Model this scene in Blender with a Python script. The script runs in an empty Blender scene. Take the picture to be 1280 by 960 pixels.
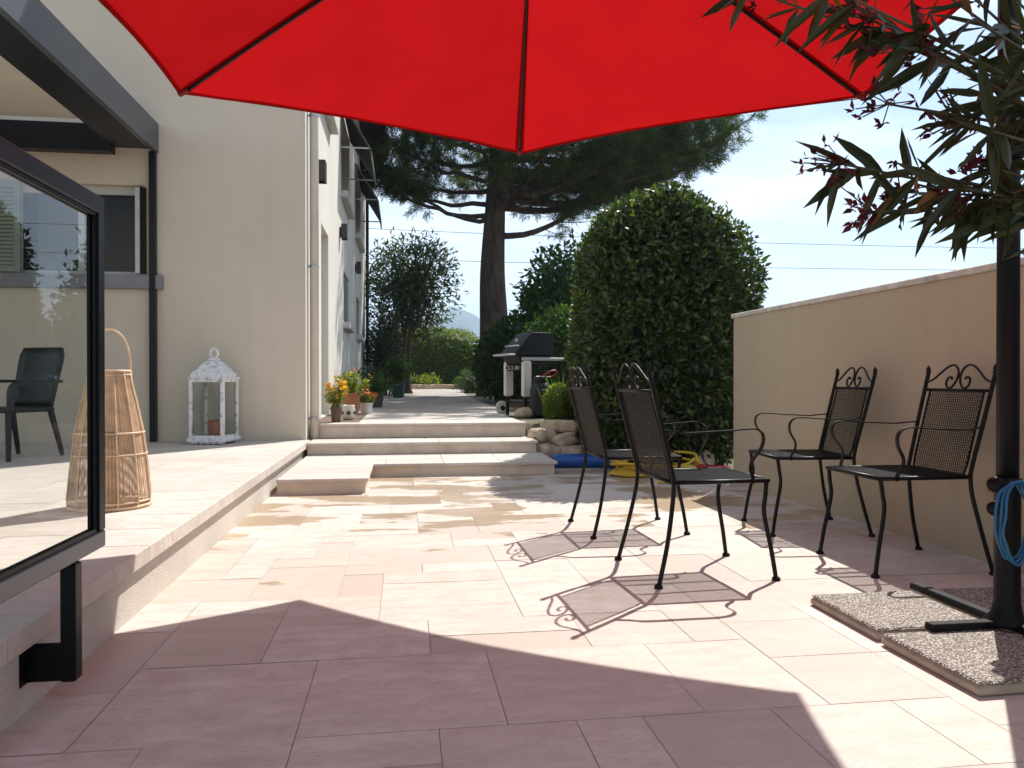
import bpy, math, random
import numpy as np
from mathutils import Vector, Matrix
PI = math.pi
R = math.radians
scene = bpy.context.scene
COL = scene.collection

# ------------------------------------------------------------------ materials
def new_mat(name):
    m = bpy.data.materials.new(name); m.use_nodes = True
    nt = m.node_tree; nt.nodes.clear()
    out = nt.nodes.new('ShaderNodeOutputMaterial')
    return m, nt, out

def N(nt, kind, **kw):
    n = nt.nodes.new(kind)
    for k, v in kw.items():
        if k in n.inputs: n.inputs[k].default_value = v
        else: setattr(n, k, v)
    return n

def L(nt, a, b): nt.links.new(a, b)

def ramp(nt, fac, stops, interp='LINEAR'):
    r = nt.nodes.new('ShaderNodeValToRGB'); r.color_ramp.interpolation = interp
    els = r.color_ramp.elements
    while len(els) < len(stops): els.new(0.5)
    for e, (p, c) in zip(els, stops):
        e.position = p; e.color = (c[0], c[1], c[2], 1) if hasattr(c, '__len__') else (c, c, c, 1)
    L(nt, fac, r.inputs[0]); return r.outputs[0]

def mixc(nt, fac, a, b, mode='MIX'):
    n = nt.nodes.new('ShaderNodeMix'); n.data_type = 'RGBA'; n.blend_type = mode
    for s, v in ((n.inputs[0], fac), (n.inputs[6], a), (n.inputs[7], b)):
        if hasattr(v, 'is_linked'): L(nt, v, s)
        elif hasattr(v, '__len__'): s.default_value = (v[0], v[1], v[2], 1)
        else: s.default_value = v
    return n.outputs[2]

def noise(nt, scale, detail=4, rough=0.55, coord='Object', vec=None, sc=None):
    if vec is None:
        tc = nt.nodes.new('ShaderNodeTexCoord'); vec = tc.outputs[coord]
    if sc:
        mp = nt.nodes.new('ShaderNodeMapping'); mp.inputs['Scale'].default_value = sc
        L(nt, vec, mp.inputs[0]); vec = mp.outputs[0]
    n = N(nt, 'ShaderNodeTexNoise', Scale=scale, Detail=detail, Roughness=rough)
    L(nt, vec, n.inputs['Vector']); return n.outputs[0]

def simple(name, col, rough=0.5, metal=0.0, var=0.12, vscale=6, bump=0.0, bscale=60, spec=0.5, sc=None):
    m, nt, out = new_mat(name)
    b = N(nt, 'ShaderNodeBsdfPrincipled', Roughness=rough, Metallic=metal)
    b.inputs['Specular IOR Level'].default_value = spec
    nz = noise(nt, vscale, 5, sc=sc)
    c0 = [max(0, c * (1 - var)) for c in col]; c1 = [min(1, c * (1 + var)) for c in col]
    L(nt, ramp(nt, nz, [(0.3, c0), (0.7, c1)]), b.inputs['Base Color'])
    if bump:
        bp = N(nt, 'ShaderNodeBump', Strength=bump, Distance=0.01)
        L(nt, noise(nt, bscale, 4), bp.inputs['Height']); L(nt, bp.outputs[0], b.inputs['Normal'])
    L(nt, b.outputs[0], out.inputs[0]); return m

def leaf_mat(name, stops, trans=0.45, rough=0.45, gloss=0.25):
    m, nt, out = new_mat(name)
    at = N(nt, 'ShaderNodeAttribute', attribute_name='lv')
    c = ramp(nt, at.outputs['Fac'], stops)
    b = N(nt, 'ShaderNodeBsdfPrincipled', Roughness=rough)
    b.inputs['Specular IOR Level'].default_value = gloss
    L(nt, c, b.inputs['Base Color'])
    t = nt.nodes.new('ShaderNodeBsdfTranslucent')
    tc = mixc(nt, 1.0, c, (1.5, 1.7, 0.6), 'MULTIPLY')
    L(nt, tc, t.inputs[0])
    mx = N(nt, 'ShaderNodeMixShader'); mx.inputs[0].default_value = trans
    L(nt, b.outputs[0], mx.inputs[1]); L(nt, t.outputs[0], mx.inputs[2])
    L(nt, mx.outputs[0], out.inputs[0]); return m

def tile_mat(name, dark, mid, light, wet=False):
    m, nt, out = new_mat(name)
    at = N(nt, 'ShaderNodeAttribute', attribute_name='tv')
    c = ramp(nt, at.outputs['Fac'], [(0.0, dark), (0.5, mid), (1.0, light)])
    tc = nt.nodes.new('ShaderNodeTexCoord')
    n1 = noise(nt, 5, 6, 0.65, vec=tc.outputs['Object'], sc=(0.6, 1.8, 1))       # travertine clouds and veins
    c = mixc(nt, ramp(nt, n1, [(0.35, 0.0), (0.7, 0.8)]), c, [x * 0.80 for x in mid])
    n2 = noise(nt, 60, 4, 0.7, vec=tc.outputs['Object'], sc=(0.5, 1.6, 1))
    pits = ramp(nt, n2, [(0.33, 1.0), (0.42, 0.0)])
    c = mixc(nt, mixf(nt, pits, 0.6), c, [x * 0.45 for x in mid])
    n4 = noise(nt, 11, 6, 0.72, vec=tc.outputs['Object'], sc=(0.75, 1.5, 1))          # fine bedding bands
    c = mixc(nt, ramp(nt, n4, [(0.44, 0.0), (0.66, 0.7)]), c, [mid[0] * 0.80, mid[1] * 0.74, mid[2] * 0.70])
    n3 = noise(nt, 0.9, 5, 0.65, vec=tc.outputs['Object'])                        # old dirt
    c = mixc(nt, ramp(nt, n3, [(0.45, 0.0), (0.75, 0.35)]), c, [mid[0] * 0.66, mid[1] * 0.62, mid[2] * 0.6])
    b = N(nt, 'ShaderNodeBsdfPrincipled', Roughness=0.55)
    b.inputs['Specular IOR Level'].default_value = 0.3
    rough = ramp(nt, n1, [(0.3, 0.5), (0.7, 0.7)])
    if wet:                                                                      # puddled damp stone in the far half
        sx = nt.nodes.new('ShaderNodeSeparateXYZ'); L(nt, tc.outputs['Object'], sx.inputs[0])
        nw = noise(nt, 1.5, 6, 0.58, vec=tc.outputs['Object'], sc=(0.7, 1.6, 1))
        reg = N(nt, 'ShaderNodeMapRange'); reg.interpolation_type = 'SMOOTHSTEP'
        L(nt, sx.outputs['Y'], reg.inputs[0])
        reg.inputs[1].default_value = 2.6; reg.inputs[2].default_value = 6.2
        reg.inputs[3].default_value = -0.21; reg.inputs[4].default_value = 0.04
        ad = N(nt, 'ShaderNodeMath', operation='ADD'); L(nt, nw, ad.inputs[0]); L(nt, reg.outputs[0], ad.inputs[1])
        tvn = N(nt, 'ShaderNodeMath', operation='MULTIPLY_ADD'); L(nt, at.outputs['Fac'], tvn.inputs[0])
        tvn.inputs[1].default_value = -0.10; L(nt, ad.outputs[0], tvn.inputs[2])
        wm = ramp(nt, tvn.outputs[0], [(0.484, 0.0), (0.508, 1.0)])
        c = mixc(nt, wm, c, mixc(nt, 1.0, c, (0.74, 0.645, 0.51), 'MULTIPLY'))
        rough = mixc(nt, wm, rough, (0.34, 0.34, 0.34))
    L(nt, c, b.inputs['Base Color']); L(nt, rough, b.inputs['Roughness'])
    bp = N(nt, 'ShaderNodeBump', Strength=0.25, Distance=0.004)
    L(nt, n2, bp.inputs['Height']); L(nt, bp.outputs[0], b.inputs['Normal'])
    L(nt, b.outputs[0], out.inputs[0]); return m

def mixf(nt, a, k):
    n = N(nt, 'ShaderNodeMath', operation='MULTIPLY'); L(nt, a, n.inputs[0]); n.inputs[1].default_value = k
    return n.outputs[0]

def render_mat(name, col, bump=0.35, streak=0.12, stain=None):
    """exterior render with a fine grain, broad patches and rain streaks"""
    m, nt, out = new_mat(name)
    tc = nt.nodes.new('ShaderNodeTexCoord')
    n1 = noise(nt, 0.8, 5, 0.6, vec=tc.outputs['Object'])
    n2 = noise(nt, 2.0, 5, 0.6, vec=tc.outputs['Object'], sc=(3, 3, 0.15))
    c = ramp(nt, n1, [(0.3, [x * 0.94 for x in col]), (0.7, [min(1, x * 1.04) for x in col])])
    c = mixc(nt, mixf(nt, ramp(nt, n2, [(0.5, 0.0), (0.8, 1.0)]), streak), c, [x * 0.6 for x in col])
    n3 = noise(nt, 180, 3, 0.6, vec=tc.outputs['Object'])
    c = mixc(nt, ramp(nt, n3, [(0.35, 0.12), (0.6, 0.0)]), c, [x * 0.6 for x in col])
    b = N(nt, 'ShaderNodeBsdfPrincipled', Roughness=0.9); b.inputs['Specular IOR Level'].default_value = 0.15
    L(nt, c, b.inputs['Base Color'])
    bp = N(nt, 'ShaderNodeBump', Strength=bump, Distance=0.003)
    L(nt, n3, bp.inputs['Height']); L(nt, bp.outputs[0], b.inputs['Normal'])
    L(nt, b.outputs[0], out.inputs[0]); return m

def glass_mat(name, tint=(0.93, 0.96, 0.95), ior=1.5):
    m, nt, out = new_mat(name)
    f = N(nt, 'ShaderNodeFresnel', IOR=ior)
    t = nt.nodes.new('ShaderNodeBsdfTransparent'); t.inputs[0].default_value = (*tint, 1)
    g = N(nt, 'ShaderNodeBsdfGlossy', Roughness=0.005)
    mx = nt.nodes.new('ShaderNodeMixShader')
    L(nt, f.outputs[0], mx.inputs[0]); L(nt, t.outputs[0], mx.inputs[1]); L(nt, g.outputs[0], mx.inputs[2])
    L(nt, mx.outputs[0], out.inputs[0]); return m

def aggregate_mat(name):
    m, nt, out = new_mat(name)
    tc = nt.nodes.new('ShaderNodeTexCoord')
    v = N(nt, 'ShaderNodeTexVoronoi', Scale=115); L(nt, tc.outputs['Object'], v.inputs['Vector'])
    sp = nt.nodes.new('ShaderNodeSeparateColor'); L(nt, v.outputs['Color'], sp.inputs[0])
    c = ramp(nt, sp.outputs[0], [(0.0, (0.16, 0.13, 0.10)), (0.3, (0.36, 0.30, 0.24)), (0.6, (0.52, 0.45, 0.37)), (1.0, (0.72, 0.65, 0.56))])
    c = mixc(nt, ramp(nt, v.outputs['Distance'], [(0.35, 0.0), (0.6, 0.85)]), c, (0.09, 0.075, 0.06))
    b = N(nt, 'ShaderNodeBsdfPrincipled', Roughness=0.75)
    L(nt, c, b.inputs['Base Color'])
    bp = N(nt, 'ShaderNodeBump', Strength=1.0, Distance=0.006); bp.invert = True
    L(nt, v.outputs['Distance'], bp.inputs['Height']); L(nt, bp.outputs[0], b.inputs['Normal'])
    L(nt, b.outputs[0], out.inputs[0]); return m

def gravel_mat(name, a, b_, scale, bump=0.8):
    m, nt, out = new_mat(name)
    tc = nt.nodes.new('ShaderNodeTexCoord')
    v = N(nt, 'ShaderNodeTexVoronoi', Scale=scale); L(nt, tc.outputs['Object'], v.inputs['Vector'])
    sp = nt.nodes.new('ShaderNodeSeparateColor'); L(nt, v.outputs['Color'], sp.inputs[0])
    c = mixc(nt, sp.outputs[0], a, b_)
    c = mixc(nt, ramp(nt, noise(nt, 0.8, 5, vec=tc.outputs['Object']), [(0.4, 0.0), (0.7, 0.5)]), c, [x * 0.55 for x in a])
    b = N(nt, 'ShaderNodeBsdfPrincipled', Roughness=0.95); L(nt, c, b.inputs['Base Color'])
    bp = N(nt, 'ShaderNodeBump', Strength=bump, Distance=0.02); bp.invert = True
    L(nt, v.outputs['Distance'], bp.inputs['Height']); L(nt, bp.outputs[0], b.inputs['Normal'])
    L(nt, b.outputs[0], out.inputs[0]); return m

def bark_mat(name, a, b_):
    m, nt, out = new_mat(name)
    tc = nt.nodes.new('ShaderNodeTexCoord')
    n = noise(nt, 7, 6, 0.7, vec=tc.outputs['Object'], sc=(1, 1, 0.3))
    b = N(nt, 'ShaderNodeBsdfPrincipled', Roughness=0.95)
    L(nt, ramp(nt, n, [(0.35, a), (0.7, b_)]), b.inputs['Base Color'])
    bp = N(nt, 'ShaderNodeBump', Strength=1.0, Distance=0.05)
    L(nt, n, bp.inputs['Height']); L(nt, bp.outputs[0], b.inputs['Normal'])
    L(nt, b.outputs[0], out.inputs[0]); return m

def worn_mat(name):
    """white paint worn through to grey zinc and a little rust"""
    m, nt, out = new_mat(name)
    n = noise(nt, 22, 6, 0.7)
    c = ramp(nt, n, [(0.31, (0.22, 0.14, 0.10)), (0.36, (0.36, 0.38, 0.41)), (0.42, (0.60, 0.61, 0.62)), (0.50, (0.82, 0.8, 0.77))])
    b = N(nt, 'ShaderNodeBsdfPrincipled', Roughness=0.75); L(nt, c, b.inputs['Base Color'])
    bp = N(nt, 'ShaderNodeBump', Strength=0.5, Distance=0.004); L(nt, n, bp.inputs['Height']); L(nt, bp.outputs[0], b.inputs['Normal'])
    L(nt, b.outputs[0], out.inputs[0]); return m

def canopy_mat(name):
    m, nt, out = new_mat(name)
    tc = nt.nodes.new('ShaderNodeTexCoord')
    n = noise(nt, 3, 4, 0.5, vec=tc.outputs['Object'])
    w = noise(nt, 900, 1, 0.5, vec=tc.outputs['Object'])
    c1 = ramp(nt, n, [(0.3, (0.36, 0.008, 0.010)), (0.7, (0.41, 0.010, 0.012))])
    d = N(nt, 'ShaderNodeBsdfDiffuse'); L(nt, c1, d.inputs[0])
    t = nt.nodes.new('ShaderNodeBsdfTranslucent')
    L(nt, ramp(nt, n, [(0.3, (0.355, 0.0055, 0.0070)), (0.7, (0.39, 0.0065, 0.008))]), t.inputs[0])
    bp = N(nt, 'ShaderNodeBump', Strength=0.15, Distance=0.001); L(nt, w, bp.inputs['Height'])
    L(nt, bp.outputs[0], d.inputs['Normal']); L(nt, bp.outputs[0], t.inputs['Normal'])
    mx = nt.nodes.new('ShaderNodeMixShader'); mx.inputs[0].default_value = 0.5
    L(nt, d.outputs[0], mx.inputs[1]); L(nt, t.outputs[0], mx.inputs[2])
    L(nt, mx.outputs[0], out.inputs[0]); return m

M = {
 'patio': tile_mat('patio_travertine', (0.50, 0.42, 0.355), (0.63, 0.55, 0.472), (0.71, 0.64, 0.57), wet=True),
 'terrace': tile_mat('terrace_travertine', (0.58, 0.51, 0.44), (0.65, 0.58, 0.51), (0.71, 0.65, 0.58)),
 'riser': simple('step_riser_stone', (0.66, 0.545, 0.425), 0.7, var=0.14, vscale=5, bump=0.2),
 'grout': simple('grout', (0.54, 0.465, 0.40), 0.95, var=0.1, vscale=20),
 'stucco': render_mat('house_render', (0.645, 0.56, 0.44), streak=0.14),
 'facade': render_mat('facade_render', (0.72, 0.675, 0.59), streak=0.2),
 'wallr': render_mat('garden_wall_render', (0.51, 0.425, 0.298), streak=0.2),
 'coping': simple('coping_stone', (0.60, 0.55, 0.47), 0.85, var=0.25, vscale=9, bump=0.3),
 'pebble': gravel_mat('pebble_dash', (0.60, 0.54, 0.46), (0.70, 0.65, 0.57), 190, 0.3),
 'alu': simple('anthracite_aluminium', (0.010, 0.011, 0.013), 0.38, 0.0, 0.08, 4, spec=0.25),
 'alu_reflect': simple('aluminium_painted_reflection', (0.07, 0.08, 0.095), 0.32, 0.0, 0.06, 4),  # lighter copy of the dark aluminium, sky and ground reflection put into the colour
 'black': simple('black_paint', (0.006, 0.006, 0.007), 0.42, 0.0, 0.2, 10, spec=0.18),
 'iron': simple('wrought_iron', (0.007, 0.0055, 0.005), 0.42, 0.0, 0.3, 30, bump=0.1, bscale=200, spec=0.2),
 'plastic': simple('dark_resin', (0.012, 0.013, 0.014), 0.45, 0.0, 0.1, 8),
 'cream': simple('cream_slats', (0.70, 0.65, 0.53), 0.6, var=0.05, vscale=3),
 'glass': glass_mat('clear_glass', ior=1.68),
 'winglass': simple('dark_window_glass', (0.008, 0.009, 0.011), 0.06, 0.0, 0.1, 2, spec=0.5),
 'winframe': simple('pale_window_frame', (0.52, 0.53, 0.50), 0.5, var=0.06),
 'shutter': simple('grey_green_shutter', (0.22, 0.26, 0.21), 0.6, var=0.1),
 'sill': simple('grey_sill', (0.22, 0.22, 0.235), 0.7, var=0.12),
 'sillpale': simple('pale_sill', (0.52, 0.50, 0.46), 0.8, var=0.12),
 'pvc': simple('beige_pipe', (0.60, 0.53, 0.45), 0.45, var=0.05),
 'zinc': simple('zinc_clip', (0.5, 0.5, 0.5), 0.35, 0.8, 0.1),
 'lampbrown': simple('brown_lamp_metal', (0.028, 0.022, 0.019), 0.5, var=0.1),
 'awning': simple('grey_awning_cloth', (0.06, 0.055, 0.05), 0.8, var=0.08),
 'eave': simple('brown_eave_boards', (0.055, 0.035, 0.025), 0.8, var=0.25, vscale=3),
 'tile': simple('clay_roof_tiles', (0.38, 0.19, 0.12), 0.85, var=0.3, vscale=7, bump=0.4),
 'rattan': simple('rattan_cane', (0.66, 0.49, 0.31), 0.55, var=0.25, vscale=18),
 'worn': worn_mat('worn_white_paint'),
 'terracotta': simple('terracotta', (0.42, 0.155, 0.075), 0.8, var=0.18, vscale=9, bump=0.15),
 'candle': simple('terracotta_candle', (0.52, 0.19, 0.10), 0.6, var=0.08),
 'potbrown': simple('brown_plastic_pot', (0.10, 0.06, 0.035), 0.5, var=0.12),
 'potwhite': simple('white_glazed_pot', (0.70, 0.67, 0.60), 0.35, var=0.07),
 'potgreen': simple('green_plastic_pot', (0.012, 0.05, 0.03), 0.45, var=0.1),
 'potdark': simple('dark_pot', (0.05, 0.035, 0.03), 0.6, var=0.15),
 'soil': gravel_mat('soil', (0.13, 0.085, 0.055), (0.23, 0.16, 0.11), 45),
 'gravel': gravel_mat('gravel', (0.34, 0.29, 0.24), (0.55, 0.49, 0.42), 38),
 'ground': gravel_mat('garden_ground', (0.10, 0.085, 0.05), (0.17, 0.14, 0.08), 9),
 'rock': simple('limestone_rock', (0.50, 0.38, 0.26), 0.9, var=0.4, vscale=7, bump=1.0, bscale=14),
 'brick': simple('brick_edge', (0.22, 0.10, 0.06), 0.9, var=0.3, vscale=9, bump=0.4),
 'aggregate': aggregate_mat('exposed_aggregate'),
 'concrete': simple('slab_concrete', (0.40, 0.33, 0.26), 0.9, var=0.15, vscale=12, bump=0.4),
 'canopy': canopy_mat('red_canopy_cloth'),
 'redtrim': simple('dark_red_binding', (0.16, 0.008, 0.01), 0.8, var=0.1),
 'bluehose': simple('blue_hose', (0.010, 0.13, 0.27), 0.4, var=0.08),
 'bluetube': simple('blue_vinyl', (0.010, 0.085, 0.33), 0.28, var=0.08, vscale=3),
 'yellow': simple('yellow_hose', (0.55, 0.36, 0.015), 0.4, var=0.1),
 'redbag': simple('red_plastic', (0.38, 0.012, 0.018), 0.45, var=0.15),
 'bbqblack': simple('black_enamel', (0.007, 0.007, 0.008), 0.35, var=0.1, spec=0.3),
 'bbqgrey': simple('grey_plastic', (0.38, 0.37, 0.35), 0.5, var=0.06),
 'bbqwhite': simple('off_white_plastic', (0.58, 0.55, 0.47), 0.5, var=0.06),
 'cylinder': simple('charcoal_gas_bottle', (0.008, 0.009, 0.011), 0.45, var=0.1, spec=0.3),
 'pinebark': bark_mat('pine_bark', (0.035, 0.026, 0.022), (0.13, 0.095, 0.075)),
 'bark': bark_mat('shrub_bark', (0.04, 0.03, 0.02), (0.11, 0.085, 0.06)),
 'stem': simple('green_brown_stem', (0.07, 0.055, 0.025), 0.7, var=0.2, vscale=14),
 'wire': simple('wire', (0.03, 0.03, 0.032), 0.6, var=0.1),
 'hill': gravel_mat('wooded_hill', (0.05, 0.07, 0.04), (0.10, 0.11, 0.07), 0.02),
 'outlet': simple('outlet_box', (0.25, 0.20, 0.16), 0.6, var=0.2, vscale=40),
 'starblack': simple('black_glaze', (0.03, 0.028, 0.026), 0.4, var=0.1),
 # foliage
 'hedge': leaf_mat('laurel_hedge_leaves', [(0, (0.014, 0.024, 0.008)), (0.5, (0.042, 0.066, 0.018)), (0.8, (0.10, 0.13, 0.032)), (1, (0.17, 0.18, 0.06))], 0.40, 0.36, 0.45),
 'needle': leaf_mat('pine_needles', [(0, (0.028, 0.055, 0.018)), (0.7, (0.075, 0.11, 0.034)), (1, (0.14, 0.15, 0.055))], 0.42, 0.6, 0.2),
 'olive': leaf_mat('grey_green_leaves', [(0, (0.030, 0.045, 0.022)), (0.7, (0.06, 0.085, 0.040)), (1, (0.10, 0.12, 0.06))], 0.3),
 'green': leaf_mat('mid_green_leaves', [(0, (0.025, 0.05, 0.012)), (0.7, (0.05, 0.10, 0.02)), (1, (0.10, 0.15, 0.03))], 0.45),
 'box': leaf_mat('box_leaves', [(0, (0.055, 0.085, 0.014)), (0.7, (0.13, 0.165, 0.028)), (1, (0.22, 0.24, 0.05))], 0.5),
 'lime': leaf_mat('yellow_green_leaves', [(0, (0.10, 0.13, 0.02)), (0.7, (0.20, 0.22, 0.04)), (1, (0.33, 0.32, 0.08))], 0.45),
 'yflower': leaf_mat('yellow_orange_petals', [(0, (0.60, 0.16, 0.01)), (0.5, (0.70, 0.32, 0.02)), (1, (0.75, 0.52, 0.06))], 0.3),
 'oflower': leaf_mat('orange_petals', [(0, (0.50, 0.09, 0.01)), (0.6, (0.66, 0.17, 0.02)), (1, (0.7, 0.28, 0.04))], 0.3),
 'oleaf': leaf_mat('oleander_leaves', [(0, (0.024, 0.032, 0.012)), (0.6, (0.040, 0.048, 0.018)), (0.92, (0.055, 0.056, 0.024)), (0.96, (0.20, 0.095, 0.03)), (1, (0.27, 0.12, 0.04))], 0.34, 0.40, 0.4),
 'oflow': leaf_mat('oleander_buds', [(0, (0.045, 0.006, 0.012)), (0.6, (0.09, 0.008, 0.018)), (1, (0.17, 0.018, 0.04))], 0.3),
}

# ------------------------------------------------------------------ mesh helpers
class MB:
    def __init__(s): s.v = []; s.f = []; s.tv = []; s.mi = []
    def add(s, vs, fs, tv=0.5, mi=0):
        o = len(s.v); s.v += [tuple(p) for p in vs]
        for f in fs: s.f.append([i + o for i in f]); s.tv.append(tv); s.mi.append(mi)
        return s
    def box(s, x0, x1, y0, y1, z0, z1, tv=0.5, mi=0, bevel=0.0, mat=None):
        if bevel > 0:
            b = bevel
            vs = []
            for (z, i) in ((z0, b), (z0 + b, 0), (z1 - b, 0), (z1, b)):
                vs += [(x0 + i, y0 + i, z), (x1 - i, y0 + i, z), (x1 - i, y1 - i, z), (x0 + i, y1 - i, z)]
            fs = [[3, 2, 1, 0], [12, 13, 14, 15]]
            for k in range(3):
                for j in range(4):
                    a = k * 4 + j; c = k * 4 + (j + 1) % 4
                    fs.append([a, c, c + 4, a + 4])
        else:
            vs = [(x0, y0, z0), (x1, y0, z0), (x1, y1, z0), (x0, y1, z0), (x0, y0, z1), (x1, y0, z1), (x1, y1, z1), (x0, y1, z1)]
            fs = [[3, 2, 1, 0], [4, 5, 6, 7], [0, 1, 5, 4], [1, 2, 6, 5], [2, 3, 7, 6], [3, 0, 4, 7]]
        if mat is not None: vs = [mat @ Vector(p) for p in vs]
        return s.add(vs, fs, tv, mi)
    def tube(s, pts, r, n=8, closed=False, caps=True, tv=0.5, flat=None):
        """swept tube; r a number or list; flat=(w,t): a rectangular strap of width w along flatdir"""
        P = [Vector(p) for p in pts]; m = len(P)
        rs = r if hasattr(r, '__len__') else [r] * m
        vs = []; prev = None
        for i in range(m):
            if closed: t = (P[(i + 1) % m] - P[i - 1])
            else: t = P[min(i + 1, m - 1)] - P[max(i - 1, 0)]
            if t.length < 1e-9: t = Vector((0, 0, 1))
            t.normalize()
            if prev is None:
                a = Vector((0, 0, 1)) if abs(t.z) < 0.9 else Vector((1, 0, 0))
                u = t.cross(a).normalized()
            else:
                u = prev - t * prev.dot(t)
                u = u.normalized() if u.length > 1e-6 else t.orthogonal().normalized()
            prev = u; w = t.cross(u)
            for k in range(n):
                a = 2 * PI * k / n
                vs.append(P[i] + (u * math.cos(a) + w * math.sin(a)) * rs[i])
        fs = []
        for i in range(m if closed else m - 1):
            j = (i + 1) % m
            for k in range(n):
                l = (k + 1) % n
                fs.append([i * n + k, i * n + l, j * n + l, j * n + k])
        if caps and not closed:
            fs.append(list(range(n))[::-1]); fs.append([(m - 1) * n + k for k in range(n)])
        return s.add(vs, fs, tv)
    def strap(s, pts, side, w, t):
        """flat bar: width w along vector side (constant), thickness t perpendicular to path and side"""
        P = [Vector(p) for p in pts]; sd = Vector(side).normalized(); m = len(P); vs = []
        for i in range(m):
            tg = (P[min(i + 1, m - 1)] - P[max(i - 1, 0)]).normalized()
            nn = tg.cross(sd).normalized()
            for a, b in ((-1, -1), (1, -1), (1, 1), (-1, 1)):
                vs.append(P[i] + sd * (a * w / 2) + nn * (b * t / 2))
        fs = [[3, 2, 1, 0], [(m - 1) * 4 + k for k in range(4)]]
        for i in range(m - 1):
            for k in range(4):
                l = (k + 1) % 4
                fs.append([i * 4 + k, i * 4 + l, i * 4 + 4 + l, i * 4 + 4 + k])
        return s.add(vs, fs)
    def lathe(s, prof, n=24, c=(0, 0, 0), tv=0.5, sq=None):
        vs = []
        for (r, z) in prof:
            for k in range(n):
                a = 2 * PI * k / n
                vs.append((c[0] + r * math.cos(a), c[1] + r * math.sin(a), c[2] + z))
        fs = []
        for i in range(len(prof) - 1):
            for k in range(n):
                l = (k + 1) % n
                fs.append([i * n + k, i * n + l, i * n + n + l, i * n + n + k])
        if prof[0][0] > 1e-6: fs.append(list(range(n))[::-1])
        if prof[-1][0] > 1e-6: fs.append([(len(prof) - 1) * n + k for k in range(n)])
        return s.add(vs, fs, tv)
    def prism(s, poly, axis, a, b, mat=None):
        """extrude a 2D polygon; axis 'x': poly in (y,z); 'y': (x,z); 'z': (x,y)"""
        def p3(p, t): return {'x': (t, p[0], p[1]), 'y': (p[0], t, p[1]), 'z': (p[0], p[1], t)}[axis]
        n = len(poly)
        vs = [p3(p, a) for p in poly] + [p3(p, b) for p in poly]
        if mat is not None: vs = [mat @ Vector(p) for p in vs]
        fs = [list(range(n))[::-1], list(range(n, 2 * n))] + [[i, (i + 1) % n, n + (i + 1) % n, n + i] for i in range(n)]
        return s.add(vs, fs)
    def build(s, name, mats, parent=None, smooth=False, bevel=0, recalc=True, loc=None):
        me = bpy.data.meshes.new(name)
        me.from_pydata(s.v, [], s.f)
        mats = mats if isinstance(mats, (list, tuple)) else [mats]
        for m in mats: me.materials.append(m)
        at = me.attributes.new('tv', 'FLOAT', 'FACE'); at.data.foreach_set('value', np.array(s.tv, dtype=np.float32))
        if len(mats) > 1: me.polygons.foreach_set('material_index', s.mi)
        if smooth: me.polygons.foreach_set('use_smooth', [True] * len(s.f))
        me.update()
        if recalc:
            import bmesh
            bm = bmesh.new(); bm.from_mesh(me); bmesh.ops.recalc_face_normals(bm, faces=bm.faces); bm.to_mesh(me); bm.free()
        o = bpy.data.objects.new(name, me); COL.objects.link(o)
        if parent: o.parent = parent
        if loc: o.location = loc
        if bevel:
            b = o.modifiers.new('bevel', 'BEVEL'); b.width = bevel; b.segments = 2; b.limit_method = 'ANGLE'
        return o

def tag(o, label=None, cat=None, group=None, kind=None):
    if label: o['label'] = label
    if cat: o['category'] = cat
    if group: o['group'] = group
    if kind: o['kind'] = kind
    return o

def thing(name, label, cat, loc=(0, 0, 0), rz=0.0, group=None):
    o = bpy.data.objects.new(name, None); COL.objects.link(o)
    o.empty_display_size = 0.1; o.location = loc; o.rotation_euler = (0, 0, rz)
    return tag(o, label, cat, group)

def copy_thing(root, loc, rz, label, group=None):
    r = root.copy(); COL.objects.link(r); r.location = loc; r.rotation_euler = (0, 0, rz)
    r['label'] = label
    if group: r['group'] = group
    for ch in list(root.children):
        c = ch.copy(); COL.objects.link(c); c.parent = r
        for g in list(ch.children):
            d = g.copy(); COL.objects.link(d); d.parent = c
    return r

def smoothp(pts, k=6, closed=False):
    """Catmull-Rom through points"""
    P = [np.array(p, float) for p in pts]; out = []; n = len(P)
    rng = range(n) if closed else range(n - 1)
    for i in rng:
        if closed: a, b, c, d = P[i - 1], P[i], P[(i + 1) % n], P[(i + 2) % n]
        else: a, b, c, d = P[max(i - 1, 0)], P[i], P[i + 1], P[min(i + 2, n - 1)]
        for j in range(k):
            t = j / k
            out.append(tuple(0.5 * ((2 * b) + (c - a) * t + (2 * a - 5 * b + 4 * c - d) * t * t + (3 * b - a - 3 * c + d) * t ** 3)))
    if not closed: out.append(tuple(P[-1]))
    return out

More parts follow.
